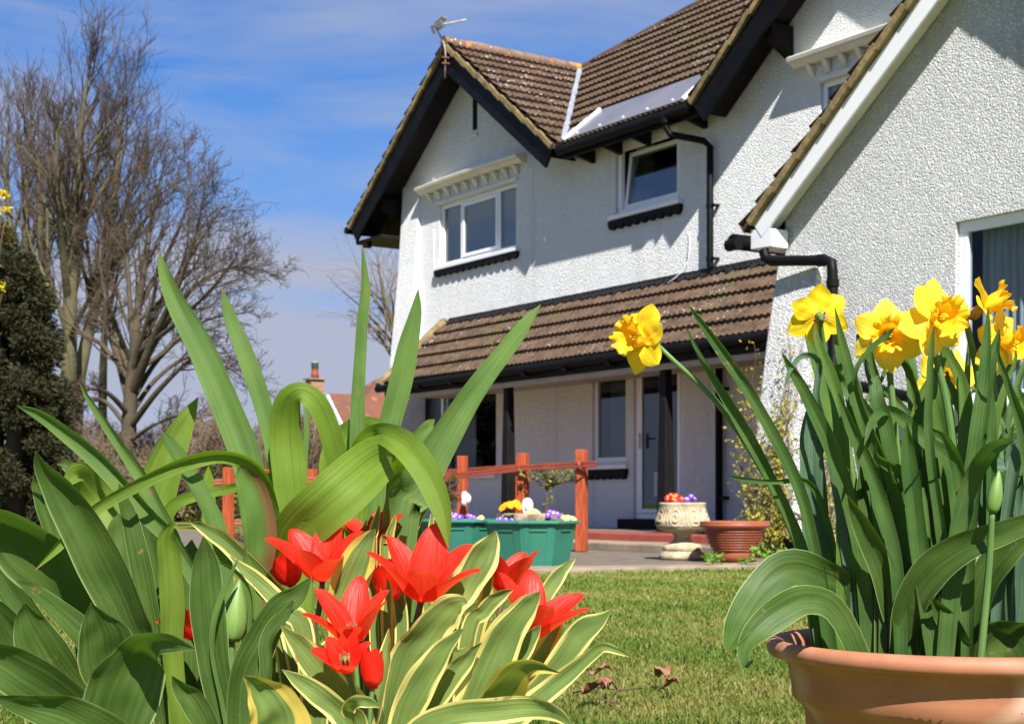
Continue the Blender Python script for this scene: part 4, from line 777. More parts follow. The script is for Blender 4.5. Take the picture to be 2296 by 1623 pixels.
leaf(F_p, 'vari', '880,1740,50 905,1610,72 945,1530,76 985,1470,60 1020,1430,30 1039,1409,2', 1.80, 1.76, (-10, 20), .3, wave=.1)
leaf(F_p, 'vari', '910,1740,40 945,1620,56 990,1545,60 1035,1490,46 1062,1458,24 1080,1440,2', 1.83, 1.80, (16, -16), .3, wave=.1)
leaf(F_p, 'variy', '610,1740,130 618,1640,150 606,1585,132 580,1545,84 562,1526,40 546,1515,4', 1.68, 1.62, (-14, 6), .3, wave=.03)
leaf(F_p, 'vari', '920,1740,60 930,1600,80 960,1540,80 1010,1490,60 1050,1450,4', 1.90, 1.9, (0, 0), .25)
leaf(F_p, 'vari', '700,1740,60 705,1600,80 720,1520,80 740,1460,60 760,1420,4', 1.9, 1.9, (0, 0), .25)
# ---------------------------------------------------------------- right pot: daffodils
def daff(x, d, label): return plant('daffodil', x, d, label, 'daffodil', POTR, 'daffodils in the terracotta bowl')
DF = [('lone daffodil leaning far left out of the bowl, trumpet facing left', 1440, 762, 2.36, (-.72, .12, .62), .057, .043, .026, .2, 'tepaldeep', '1850,1560,28 1828,1420,26 1792,1235,19 1715,1065,15 1610,905,13 1540,838,11', 1850),
      ('daffodil seen from behind with its brown papery sheath showing', 1836, 708, 2.40, (.08, .22, -.95), .051, .040, .024, .5, 'tepaldeep', '1960,1560,24 1945,1300,20 1900,1000,17 1862,860,15 1840,760,12', 1960),
      ('pale-petalled daffodil facing the camera, left of the middle pair', 1990, 752, 2.40, (-.10, -.02, .99), .056, .036, .026, .55, 'tepal', '2030,1560,24 2030,1300,20 2010,1000,17 1994,800,13', 2030),
      ('biggest daffodil, facing half right with a ruffled trumpet', 2098, 712, 2.36, (.42, -.04, .90), .063, .042, .030, .3, 'tepal', '2130,1560,24 2140,1200,20 2130,950,18 2096,760,14', 2130),
      ('daffodil in profile with its trumpet pointing to the right', 2205, 690, 2.44, (.86, .40, .25), .055, .047, .023, .1, 'tepaldeep', '2200,1560,24 2210,1200,20 2200,900,18 2178,760,14', 2200),
      ('daffodil at the right edge, petals drooping beside the window', 2250, 768, 2.46, (.62, -.08, .76), .057, .042, .026, .7, 'tepal', '2260,1560,24 2255,1200,20 2230,900,18 2228,790,14', 2260),
      ('low daffodil hidden behind the leaves in the middle of the bowl', 2118, 850, 2.62, (-.35, .1, .9), .055, .038, .024, .2, 'tepal', '2150,1560,20 2150,1200,18 2135,960,16 2122,870,12', 2150)]
dpl = []
for i, (lab, x, y, d, ax, Rt, Lt, rt, ph, mt, st, bx) in enumerate(DF):
    p = daff(bx, d + .04, lab); dpl.append(p); fl, tail = daffodil_flower(p, x, y, d, ax, Rt, Lt, rt, ph, 31 + i, mt, 8)
    pts = [[float(q) for q in s.split(',')] for s in st.split()]; n = len(pts); c3 = []
    for k, q in enumerate(pts):
        dd = d + .10 * (1 - k / (n - 1)); v = at(q[0], q[1], dd); c3.append((v.x, v.y, v.z, q[2] / FPX * dd / 2))
    c3[-1] = (*(tail * .5 + Vector(c3[-1][:3]) * .5), c3[-1][3]); c3.append((*tail, .0036))
    s = catmull(c3, 22); mb = MB(); mb.tube([Vector(q[:3]) - p.location for q in s], [float(q[3]) for q in s], 10); mb.build('stem', M['stem'], p, smooth=True)
q = dpl
leaf(q[0], 'daff', '1880,1560,34 1858,1440,34 1838,1290,32 1800,1120,30 1748,1000,28 1680,880,26 1620,790,25 1570,720,16 1546,686,2', 2.38, 2.30, (-10, 15), .3)
leaf(q[0], 'daff', '1850,1560,26 1838,1400,28 1800,1230,28 1735,1085,26 1672,970,28 1612,870,20 1570,800,14 1538,734,2', 2.40, 2.34, (20, -14), .35)
leaf(q[0], 'daff', '1900,1560,14 1880,1300,16 1850,1150,16 1810,1080,14 1740,1080,12 1690,1078,13 1655,1072,9 1634,1066,2', 2.42, 2.30, (20, 5), .3)
leaf(q[0], 'daff', '1950,1560,30 1935,1300,36 1905,1130,38 1862,1000,36 1810,890,28 1775,828,20 1753,790,2', 2.36, 2.30, (-16, 12), .3)
leaf(q[1], 'daff', '1985,1560,30 1985,1300,34 1965,1090,32 1935,950,30 1903,830,26 1885,755,18 1872,690,2', 2.34, 2.30, (8, -14), .3)
leaf(q[1], 'daff', '1990,1560,24 1960,1200,26 1925,1000,26 1900,850,20 1880,760,14 1870,700,4', 2.50, 2.5, (0, 20), .3)
leaf(q[1], 'daff', '2000,1560,26 1985,1240,30 1950,1060,30 1915,900,26 1885,800,22 1880,745,18 1876,695,2', 2.44, 2.42, (16, -10), .3)
leaf(q[2], 'daff', '2060,1560,26 2030,1200,30 1995,1060,22 1930,900,12 1922,830,12 1960,780,14 1990,755,12 2006,735,2', 2.33, 2.25, (30, 40), .35)
leaf(q[2], 'daff', '2080,1560,34 2045,1300,40 2010,1100,34 1985,960,36 1965,890,34,0 1962,850,20,.02 1970,842,3,.03', 2.34, 2.30, (-10, -10), .3)
leaf(q[2], 'daff', '2020,1560,30 2010,1300,34 1985,1160,34 1945,1040,30 1905,950,26 1880,880,3', 2.32, 2.28, (-22, 16), .35)
leaf(q[3], 'daff', '2150,1560,30 2120,1250,30 2085,1000,22 2085,850,16 2090,770,12 2094,732,3', 2.32, 2.3, (20, 0), .3)
leaf(q[3], 'daff', '2110,1560,40 2070,1300,44 2045,1100,44 2036,1000,30 2033,945,2', 2.31, 2.27, (-14, 10), .32)
leaf(q[3], 'daff', '2170,1560,30 2170,1200,32 2148,1050,26 2125,990,20,-.02 2095,968,14,-.05 2088,966,2,-.06', 2.31, 2.26, (18, -10), .25, label='leaf with a brown tip')
leaf(q[4], 'daff', '2160,1560,36 2170,1200,44 2195,960,40 2220,820,30 2235,770,20 2240,738,3', 2.40, 2.38, (0, 12), .3)
leaf(q[4], 'daff', '2150,1560,30 2160,1200,40 2185,1000,34 2205,850,26 2213,760,20 2216,690,3', 2.36, 2.36, (-12, 8), .3)
leaf(q[5], 'daff', '2330,1560,30 2320,1150,34 2290,950,26 2260,860,16 2240,800,12 2236,765,2', 2.34, 2.30, (14, 12), .3)
leaf(q[5], 'daff', '2110,1560,36 2140,1250,44,0 2175,1090,46 2215,1018,40,-.03 2255,995,24,-.07 2273,988,3,-.09', 2.30, 2.24, (-20, 24), .25)
leaf(q[5], 'daff', '2330,1560,40 2330,1150,50 2310,980,44 2290,900,24 2282,860,3', 2.46, 2.46, (0, 0), .25)
rr = random.Random(77)
for i in range(66):
    p = q[i % 7]; bx = rr.uniform(1850, 2330); hgt = rr.uniform(715, 1010) if i % 4 else rr.uniform(950, 1200); lean = rr.gauss(0, 75) + (bx - 2090) * .22 * rr.uniform(.3, 1.5); w = rr.choice((18, 24, 30, 36, 44)) * rr.uniform(.85, 1.15); dd = rr.uniform(2.34, 2.70); k = rr.uniform(-45, 45); m_ = ('daff', 'daffl', 'daff', 'glauc', 'daff', 'daffl', 'broad')[rr.randrange(7)]
    sp_ = f'{bx:.0f},1560,{w:.0f} {bx + lean * .12 + k * .4:.0f},1300,{w:.0f} {bx + lean * .4 + k:.0f},{1125 + (hgt - 1125) * .35:.0f},{w:.0f} {bx + lean * .72 + k:.0f},{hgt + (1300 - hgt) * .22:.0f},{w * .8:.0f} '
    if i % 6 == 5: sg = rr.choice((-1, 1)); sp_ += f'{bx + lean * .9 + sg * 8:.0f},{hgt + 25:.0f},{w * .75:.0f} {bx + lean + sg * 34:.0f},{hgt + 8:.0f},{w * .6:.0f},-.03 {bx + lean + sg * 62:.0f},{hgt + 40:.0f},{w * .45:.0f},-.06 {bx + lean + sg * 76:.0f},{hgt + 85:.0f},2,-.07'
    else: sp_ += f'{bx + lean * .93:.0f},{hgt + 35:.0f},{w * .45:.0f} {bx + lean:.0f},{hgt:.0f},2'
    leaf(p, m_, sp_, dd, dd + rr.uniform(-.06, .06), (rr.uniform(-42, 42), rr.uniform(-42, 42)), rr.uniform(.15, .4), nu=6, nv=22, wave=rr.choice((0, 0, .05)))
G = plant('broad_leaved_tulip', 2000, 2.3, 'tulip in the daffodil bowl, its blue-green leaves drooping over the left rim', 'tulip plant', POTR)
leaf(G, 'broad', '1960,1560,50 1900,1340,70 1840,1290,80 1765,1275,84 1703,1330,86 1660,1398,70,-.02 1640,1440,42,-.04 1628,1460,3,-.05', 2.40, 2.24, (8, -18), .12, wave=.16)
leaf(G, 'broad', '1960,1560,50 1880,1380,60 1815,1345,72 1750,1372,74 1695,1415,60 1668,1455,32,-.02 1672,1490,20,-.03 1690,1478,3,-.05', 2.32, 2.20, (-18, 16), .2, wave=.16)
leaf(G, 'glauc', '1850,1560,40 1836,1300,52 1822,1140,56 1818,1000,54 1822,925,34 1830,875,2', 2.42, 2.42, (6, -6), .25)
leaf(G, 'broad', '2010,1560,60 2026,1440,72 2040,1350,76 2090,1275,82 2170,1222,74 2250,1195,60 2330,1165,40 2380,1140,3', 2.36, 2.16, (-22, 14), .28, wave=.05)
leaf(G, 'broad', '2190,1560,40 2160,1470,52 2136,1415,56 2108,1372,44 2092,1350,20 2082,1345,2', 2.34, 2.26, (18, -18), .3, wave=.06)
leaf(G, 'broad', '2160,1560,50 2200,1330,70 2260,1230,74 2330,1180,60 2400,1160,4', 2.38, 2.24, (20, 0), .25)
leaf(G, 'broad', '2320,1560,120 2290,1470,150 2250,1430,130 2225,1405,60 2216,1395,3', 2.36, 2.26, (0, 0), .2)
leaf(G, 'broad', '1900,1560,46 1960,1340,50 1985,1220,50 1975,1120,44 1960,1050,3', 2.38, 2.32, (10, -10), .3)
leaf(G, 'broad', '2050,1560,46 2010,1400,60 1975,1270,56 1930,1170,44 1900,1110,3', 2.36, 2.28, (-20, 20), .3)
stemtube(G, '2190,1560,20 2215,1300,16 2225,1146,13', 2.24, 2.2)
mb = MB(); q0, q1 = at(2225, 1148, 2.2) - G.location, at(2240, 1055, 2.2) - G.location; ax_ = q1 - q0
mb.tube([q0 + ax_ * t for t in [i / 14 for i in range(15)]], [.0105 * (math.sin(math.pi * min(1, .06 + t * .94) ** .65) ** .8) + .0008 for t in [i / 14 for i in range(15)]], 18); tag(mb.build('bud', M['bud'], G, smooth=True), 'pale green closed bud')
# ---------------------------------------------------------------- ground
M['grassbase'] = mat('lawn_soil_and_moss', (.12, .17, .025), (.20, .19, .05), 2.2, .95, .1, lo=.4, hi=.68, bump=.6, bscale=60, bdist=.02)
mb = MB(); mb.grid(lambda u, v: (-260 + 520 * u, -20 + 420 * v, 0), 8, 8); tag(mb.build('lawn', M['grassbase'], fix=False), kind='structure')
def edge_y(x):
    pts = [(-9, 10.6), (-3, 11.1), (.6, 11.51), (2.22, 12.26), (3.3, 11.9), (4.6, 10.2), (7, 7.2), (9, 4.6)]
    for (a, b), (c, d) in zip(pts, pts[1:]):
        if a <= x <= c: return b + (d - b) * (x - a) / (c - a)
    return 10
ep = [(-9, 10.6), (-3, 11.1), (.6, 11.51), (2.22, 12.26), (3.3, 11.9), (4.6, 10.2), (7, 7.2), (9, 4.6)]
mb = MB(); inner = [(x + .05, y + .45) for x, y in ep]; n = len(ep)
mb.prism([(x, y, -.05) for x, y in ep] + [(x, y, -.05) for x, y in inner[::-1]], (0, 0, .085)); tag(bevel(mb.build('paving_edge', M['concrete']), .01), kind='structure')
mb = MB(); mb.prism([(x, y, -.05) for x, y in inner] + [(12, 8, -.05), (12, 15, -.05), (6, 22, -.05), (-3, 27, -.05), (-9, 27, -.05)], (0, 0, .081)); tag(mb.build('path', M['tarmac']), kind='structure')
def slab(name, s0, s1, n0, n1, z0, z1, m):
    mb = MB(); mb.box(s0, s1, -n1, -n0, z0, z1); o = mb.build(name, m); o.matrix_world = HM; return tag(bevel(o, .015), kind='structure')
slab('terrace_floor', -4.8, 6.12, .004, 1.35, .02, .20, M['tarmac']); slab('terrace_tiles', -4.8, 6.12, 1.352, 1.9, .02, .20, M['redtile']); slab('terrace_step', -4.8, 6.4, 1.902, 2.55, .02, .115, M['concrete'])
# grass blades
rng = np.random.default_rng(11)
N = 370000
Y = 1 / rng.uniform(1 / 12.9, 1 / 3.0, N); X = rng.uniform(-.56, .56, N) * Y
keep = np.array([y < edge_y(x) - .01 for x, y in zip(X, Y)]) & ((X + .35 * 0 - .72) ** 2 + (Y - 2.46) ** 2 > .09)
X, Y = X[keep], Y[keep]; N = len(X)
def fbm(x, y):
    return (np.sin(x * 2.1 + 1.3 * np.sin(y * 1.7)) + np.sin(y * 2.9 + 2 * np.sin(x * 1.1 + .4)) + .6 * np.sin(x * 6.3 + y * 4.9) + .5 * np.sin(x * 11 - y * 9.1 + 1.)) / 3.1
pat = fbm(X, Y)
h = (rng.uniform(.009, .023, N) * (1 - .3 * pat)).clip(.012, .06); h *= np.where(rng.random(N) < .04, 2.0, 1)
an = rng.uniform(0, 2 * np.pi, N); wd = rng.uniform(.0018, .0036, N) * (.6 + Y / 8)
ln = rng.uniform(.1, .9, N) * h; la = rng.uniform(0, 2 * np.pi, N)
dx, dy = np.cos(an) * wd, np.sin(an) * wd; lx, ly = np.cos(la) * ln, np.sin(la) * ln
Z = np.zeros(N)
V = np.stack([np.stack([X - dx, Y - dy, Z], 1), np.stack([X + dx, Y + dy, Z], 1), np.stack([X + dx * .7 + lx * .35, Y + dy * .7 + ly * .35, h * .6], 1), np.stack([X - dx * .7 + lx * .35, Y - dy * .7 + ly * .35, h * .6], 1), np.stack([X + lx, Y + ly, h], 1)], 1).reshape(-1, 3)
b = (np.arange(N) * 5)[:, None]
me = bpy.data.meshes.new('grass'); nl = N * 7
me.vertices.add(N * 5); me.vertices.foreach_set('co', V.ravel().astype(np.float32))
me.loops.add(nl); idx = np.concatenate([b + np.array([[0, 1, 2, 3]]), b + np.array([[3, 2, 4]])], 1).ravel()
me.loops.foreach_set('vertex_index', idx.astype(np.int32)); me.polygons.add(N * 2)
st = (np.arange(N) * 7)[:, None] + np.array([[0, 4]]); me.polygons.foreach_set('loop_start', st.ravel().astype(np.int32)); me.polygons.foreach_set('loop_total', np.tile([4, 3], N).astype(np.int32))
me.update(); me.validate()
ul = me.uv_layers.new(name='UVMap'); tone = (.47 + .42 * pat + rng.normal(0, .17, N)).clip(0, 1)
uvv = np.zeros((N, 7, 2), dtype=np.float32); uvv[:, :, 0] = tone[:, None]; uvv[:, :, 1] = np.array([0, 0, .6, .6, .6, .6, 1]); ul.data.foreach_set('uv', uvv.ravel())
m, t, bs, lk = NT('grass_blade'); co = t.nodes.new('ShaderNodeTexCoord'); sp_ = t.nodes.new('ShaderNodeSeparateXYZ'); lk(co.outputs['UV'], sp_.inputs[0])
cr = t.nodes.new('ShaderNodeValToRGB'); lk(sp_.outputs['X'], cr.inputs[0]); e = cr.color_ramp.elements
e[0].position = .05; e[0].color = (.05, .125, .009, 1); e[1].position = .95; e[1].color = (.32, .265, .08, 1)
for p_, c_ in ((.4, (.115, .175, .02)), (.68, (.19, .20, .042))): q = e.new(p_); q.color = rgba(c_)
lk(cr.outputs[0], bs.inputs['Base Color']); bs.inputs['Roughness'].default_value = .6; bs.inputs['Specular IOR Level'].default_value = .3
tr = t.nodes.new('ShaderNodeBsdfTranslucent'); lk(cr.outputs[0], tr.inputs['Color']); ms = t.nodes.new('ShaderNodeMixShader'); ms.inputs[0].default_value = .35
lk(bs.outputs[0], ms.inputs[1]); lk(tr.outputs[0], ms.inputs[2]); lk(ms.outputs[0], t.nodes['Material Output'].inputs['Surface'])
me.materials.append(m); go = bpy.data.objects.new('grass', me); col.objects.link(go); tag(go, 'short green and straw-coloured grass of the lawn', 'grass', kind='stuff')
# ================================================================ things around the porch
M['redpaint'] = mat('red_brown_woodstain', (.44, .09, .03), (.22, .045, .017), 9, .6, .25, bump=.25, bscale=20, bdist=.004, stretch=(6, 6, .6))
M['redrail'] = mat('red_brown_rail', (.26, .05, .022), (.19, .038, .018), 5, .4, .5)
M['green'] = mat('green_plastic', (.020, .135, .09), (.03, .165, .11), 3, .42, .4)
M['stone'] = mat('weathered_cast_stone', (.46, .38, .26), (.28, .22, .13), 9, .9, .2, bump=.7, bscale=45, bdist=.008, spots=[(14, .3, (.09, .075, .05), 4, .58)])
M['clay'] = mat('red_clay', (.30, .085, .038), (.24, .065, .03), 4, .5, .35)
M['lamp'] = mat('opal_lamp_glass', (.55, .55, .52), None, rough=.15, spec=.6)
M['rock'] = mat('rough_tufa', (.30, .24, .17), (.15, .115, .08), 14, .95, .1, bump=1, bscale=30, bdist=.02)
M['twig'] = mat('brown_twig', (.09, .055, .035), (.14, .09, .06), 20, .9, .1)
def leafy(name, a, b, tr=.35): return leafmat(name, a, b, tr, (.4, .5, .05), 4, .5, .35)
M['olive'] = leafy('olive_leaf', (.16, .19, .03), (.30, .27, .05)); M['redleaf'] = leafy('red_brown_leaf', (.14, .05, .025), (.22, .11, .04)); M['fresh'] = leafy('fresh_leaf', (.14, .28, .03), (.22, .38, .05)); M['yellowleaf'] = leafy('yellow_green_leaf', (.42, .34, .03), (.28, .26, .03)); M['rosette'] = leafy('primula_leaf', (.09, .20, .03), (.14, .27, .05))
def fl(name, a, b): return leafmat(name, a, b, .3, b, 6, .6, .2)
M['f_orange'] = fl('orange_petals', (.90, .42, .01), (.92, .30, .01)); M['f_yellow'] = fl('pale_yellow_petals', (.85, .74, .22), (.88, .80, .36)); M['f_purple'] = fl('violet_petals', (.16, .06, .55), (.26, .10, .70)); M['f_red'] = fl('crimson_petals', (.55, .006, .02), (.68, .012, .04)); M['f_white'] = fl('white_petals', (.85, .84, .76), (.88, .88, .82)); M['f_eye'] = mat('yellow_flower_eye', (.90, .50, .02), None, rough=.7)
def post(p, x, d, ztop, wdt=.10, zb=None):
    q = at(x, 1125, d); mb = MB(); z0 = .035 if zb is None else zb; h = wdt / 2; vs = []
    A = Matrix.Rotation(R(-28), 3, 'Z')
    c = [A @ Vector((sx * h, sy * h, 0)) for sx, sy in ((-1, -1), (1, -1), (1, 1), (-1, 1))]; o = Vector((q.x, q.y, 0)) - p.location
    vs = [o + k + Vector((0, 0, z0)) for k in c] + [o + k * .97 + Vector((0, 0, ztop)) for k in c]; mb.hexa(vs); return bevel(mb.build('post', M['redpaint'], p), .008), Vector((q.x, q.y, 0))
def zat(y, d): return CZ + (1125 - y) / FPX * d
def rail(p, a, b):
    mb = MB(); a, b = Vector(a) - p.location, Vector(b) - p.location; mb.beam(a, b, Vector((0, .05, 0)), Vector((0, 0, .032))); mb.beam(a + Vector((0, -.022, -.036)), b + Vector((0, -.022, -.036)), Vector((0, .03, 0)), Vector((0, 0, .03))); return bevel(mb.build('rail', M['redrail'], p), .005)
fr = thing('garden_railing', at(1305, 1125, 15.4) * 1, 'red-brown wooden handrail on three posts beside the green planters', 'railing'); fr.location.z = 0
for x, d, y in ((1304, 15.4, 1008), (1173, 15.9, 1016), (988, 16.6, 1042)): post(fr, x, d, zat(y, d), .105)
rail(fr, at(975, 1069, 16.5), at(1176, 1045, 15.78)); rail(fr, at(1176, 1045, 15.78), at(1338, 1036, 15.2))
for x, y, d in ((1180, 1062, 15.75), (1312, 1047, 15.26)):
    mb = MB(); q = at(x, y, d) - fr.location; mb.tube([q + Vector((-.07, -.02, .06)), q + Vector((-.06, -.02, -.01)), q + Vector((0, .02, -.04))], .011, 8); mb.build('rail_bracket', M['redrail'], fr, smooth=True)
br = thing('garden_railing', (at(1037, 1125, 17.3).x, 17.3, 0), 'red-brown handrail further back, near the tapered porch post', 'railing')
post(br, 1037, 17.3, zat(1022, 17.3), .10); post(br, 1168, 17.2, zat(1024, 17.2), .10)
rail(br, at(930, 1060, 18.2), at(1170, 1043, 17.1))
lr = thing('garden_railing', (at(512, 1125, 17).x, 17, 0), 'red-brown posts and low rails at the left, seen between the leaves', 'railing')
for x, d, y in ((512, 17, 1048), (600, 17.2, 1052), (700, 17.5, 1052)): post(lr, x, d, zat(y, d), .10, 0)
rail(lr, at(470, 1168, 17), at(760, 1166, 17.5)); rail(lr, at(470, 1078, 17), at(760, 1072, 17.5))
# bulkhead lights on the posts
def bulk(x, y, d, hh, rz, label):
    o = at(x, y, d); t = thing('bulkhead_light', o, label, 'outdoor light', 'white bulkhead lights on the railing posts', rz); mb = MB(); pr = []
    ol = [(.5 * hh * .62 * math.cos(a), hh * .5 * math.copysign(abs(math.sin(a)) ** .75, math.sin(a))) for a in [2 * math.pi * i / 32 for i in range(32)]]
    mb.prism([Vector((a, 0, b)) for a, b in ol], (0, .04, 0)); bevel(mb.build('base', M['pvc'], t), .006)
    mb = MB(); mb.grid(lambda u, v: (.78 * .31 * hh * math.cos(2 * math.pi * u) * math.cos(v * 1.5708), -.055 * math.sin(v * 1.5708) - .002, .78 * hh * .5 * math.sin(2 * math.pi * u) * math.cos(v * 1.5708)), 32, 8); mb.build('glass', M['lamp'], t, smooth=True)
bulk(1184, 1136, 15.6, .19, R(20), 'white oval bulkhead light above the orange flowers'); bulk(1046, 1118, 17.1, .17, R(72), 'white bulkhead light seen edge-on at the back railing post')
# octagonal green planters
def planter(x, d, rad, H, label, rz=0):
    q = at(x, 1125, d); t = thing('patio_planter', (q.x, q.y, 0), label, 'planter', 'green octagonal patio planters', rz); mb = MB(); n = 8; cor = [(math.cos(R(22.5 + 45 * k)), math.sin(R(22.5 + 45 * k))) for k in range(n)]
    def rg(mb, prof):
        vs = [(c * r, s * r, z) for r, z in prof for c, s in cor]; mb.add(vs, [(i * n + k, i * n + (k + 1) % n, (i + 1) * n + (k + 1) % n, (i + 1) * n + k) for i in range(len(prof) - 1) for k in range(n)])
    rg(mb, [(0.001, .004), (rad * .74, .004), (rad * .91, H * .9), (rad * .91, H * .93), (rad * .80, H * .93), (.001, H * .90)]); 
    for k in range(n):       # raised ribs and panels on each face
        a = R(45 * k + 45); cs, sn = math.cos(a), math.sin(a); tn = Vector((-sn, cs, 0)); ap0, ap1 = rad * .74 * math.cos(R(22.5)), rad * .90 * math.cos(R(22.5))
        for s, w_ in ((-1, .09), (1, .09)):
            lo, hi = Vector((cs * ap0, sn * ap0, .02)), Vector((cs * ap1, sn * ap1, H * .88)); o_ = Vector((cs, sn, 0)) * .008
            l0, l1 = tn * rad * .19 * s, tn * rad * .24 * s; lw0, lw1 = tn * rad * .05, tn * rad * .055
            mb.hexa([lo + l0 - lw0 - o_, lo + l0 + lw0 - o_, lo + l0 + lw0 + o_, lo + l0 - lw0 + o_, hi + l1 - lw1 - o_, hi + l1 + lw1 - o_, hi + l1 + lw1 + o_, hi + l1 - lw1 + o_])
        hi = Vector((cs * (ap1 - .004), sn * (ap1 - .004), H * .80)); mb.beam(hi - tn * rad * .17, hi + tn * rad * .17, Vector((cs, sn, 0)) * .02, Vector((0, 0, .012)))
    mb.build('tub', M['green'], t); mb = MB(); rg(mb, [(rad * .93, H * .925), (rad * 1.0, H * .93), (rad, H * .965), (rad * .97, H), (rad * .88, H), (rad * .86, H * .93), (rad * .93, H * .925)]); bevel(mb.build('rim', M['green'], t), .006)
    mb = MB(); rg(mb, [(.001, H * .95), (rad * .9, H * .94)]); mb.build('soil', M['soil'], t); return t
planter(1190, 12.25, .42, .40, 'green octagonal planter in front, at the foot of the red post', R(9)); planter(1035, 13.0, .42, .40, 'green octagonal planter behind the front one, half hidden by the tulips', R(-6))
# primulas
def primula(x, y, d, mk, n, spread, label, r=.024, seed=1, eye=True, up=.03):
    rr = random.Random(seed); o = at(x, y, d); t = thing('primula', o, label, 'flowers', 'bedding primulas in bloom'); mb = MB()
    for i in range(9):
        a = rr.uniform(0, 6.28); L = spread * rr.uniform(.7, 1.15); mb.grid(lambda u, v: Vector((math.cos(a) * L * v - math.sin(a) * (u - .5) * .05 * math.sin(v * 2.8 + .2), math.sin(a) * L * v + math.cos(a) * (u - .5) * .05 * math.sin(v * 2.8 + .2), -.02 + .05 * v - .05 * v * v + .01 * abs(u - .5))), 4, 6)
    mb.build('leaves', M['rosette'], t, smooth=True, fix=False)
    for i in range(n):
        a = rr.uniform(0, 6.28); q = spread * math.sqrt(rr.random()) * .85; c = Vector((math.cos(a) * q, math.sin(a) * q, up * (1.3 - (q / spread) ** 2) + rr.uniform(-.006, .012))); nr = Vector((math.cos(a) * q / spread * .7, -.75 + math.sin(a) * q / spread * .5, .8 + rr.uniform(-.2, .2))).normalized(); u = nr.orthogonal().normalized(); v = nr.cross(u); m_ = MB(); ph = rr.uniform(0, 6); rs = r * rr.uniform(.85, 1.15)
        m_.grid(lambda uu, vv: c + (u * math.cos(2 * math.pi * uu) + v * math.sin(2 * math.pi * uu)) * rs * vv * (.80 + .22 * abs(math.cos(2.5 * 2 * math.pi * uu + ph))) + nr * (.3 * rs * vv * (1 - vv) + .0), 30, 3)
        if eye: m_.lathe([(.0001, .0)], 3) if False else m_.grid(lambda uu, vv: c + (u * math.cos(2 * math.pi * uu) + v * math.sin(2 * math.pi * uu)) * rs * .3 * vv + nr * (.30 * rs), 10, 1, mi=1)
        m_.build('flower', [M[mk], M['f_eye']], t, smooth=True, fix=False)
    return t
primula(1148, 1152, 12.35, 'f_orange', 16, .10, 'orange and gold primulas beside the white light', .032, 2, False, .075); primula(1200, 1158, 12.35, 'f_yellow', 9, .09, 'cream primulas right of the orange ones', .026, 3, True, .03)
primula(1238, 1164, 12.2, 'f_purple', 6, .07, 'violet primulas at the right end of the front planter', .034, 4, True, .04); primula(1270, 1168, 12.2, 'f_yellow', 10, .08, 'pale yellow primulas on the far right rim of the front planter', .024, 5); primula(1130, 1169, 12.1, 'f_purple', 5, .10, 'few violet primulas low on the front planter rim', .024, 6, True, .01)
primula(1013, 1164, 12.9, 'f_purple', 8, .10, 'violet primulas in the back planter, left group', .03, 7, True, .03); primula(1048, 1166, 12.9, 'f_purple', 8, .09, 'violet primulas in the back planter beside the pale ones', .028, 8, True, .03); primula(1075, 1170, 12.9, 'f_yellow', 6, .07, 'pale primulas between the violet ones and the planter edge', .022, 9); primula(984, 1168, 12.9, 'f_yellow', 5, .06, 'pale yellow primulas at the left end of the back planter', .026, 10)
# rock trough in the planter
rk = MB(); rr = random.Random(4); q = at(1188, 1169, 12.5); nn = [rr.uniform(.86, 1.12) for _ in range(40)]
rk.lathe([(.24, -.06), (.27, .0), (.265, .045), (.25, .07), (.2, .068), (.17, .04), (.0, .03)], 40, (0, 0, 0), lambda a, i: nn[int(a / 6.2832 * 40) % 40] * (1 + .05 * math.sin(i * 7 + a * 9))); tag(rk.build('stone_trough', M['rock'], smooth=True, loc=q), 'rough brown stone ring set among the primulas', 'stone')
# shrubs
def shrub(name, base, stems, leaves, mk, lsz, label, cat, seed, tw=.006, stemm='twig', group=None):
    """stems: list of polylines (world offsets); leaves: list of (centre, radius, count) clusters"""
    t = thing(name, base, label, cat, group); rr = random.Random(seed)
    for st in stems:
        mb = MB(); mb.tube([Vector(p) for p in st], [tw * (1.3 - i / len(st)) for i in range(len(st))], 6); mb.build('stem', M[stemm], t, smooth=True)
    mb = MB()
    for c, rad, n in leaves:
        c = Vector(c)
        for i in range(n):
            v = Vector((rr.gauss(0, 1), rr.gauss(0, 1), rr.gauss(0, 1))).normalized() * rad * rr.uniform(.2, 1) ; p = c + v; dr = Vector((rr.gauss(0, 1), rr.gauss(0, 1) - .3, rr.gauss(0, .6))).normalized(); sdv = dr.cross(Vector((rr.gauss(0, 1), rr.gauss(0, 1), 1.4))).normalized(); L = lsz * rr.uniform(.6, 1.3); w_ = L * .3
            mb.add([p, p + dr * L * .5 + sdv * w_, p + dr * L, p + dr * L * .5 - sdv * w_], [(0, 1, 2, 3)], [(.5, 0), (1, .5), (.5, .9), (0, .5)])
    mb.build('foliage', M[mk], t, fix=False); return t
b0 = at(1226, 1125, 15.7); b0.z = .04
def SH(x, y, b=b0, dy=0): return Vector(((x - HX) * b.y / FPX - b.x, dy, CZ + (HY - y) * b.y / FPX - b.z))
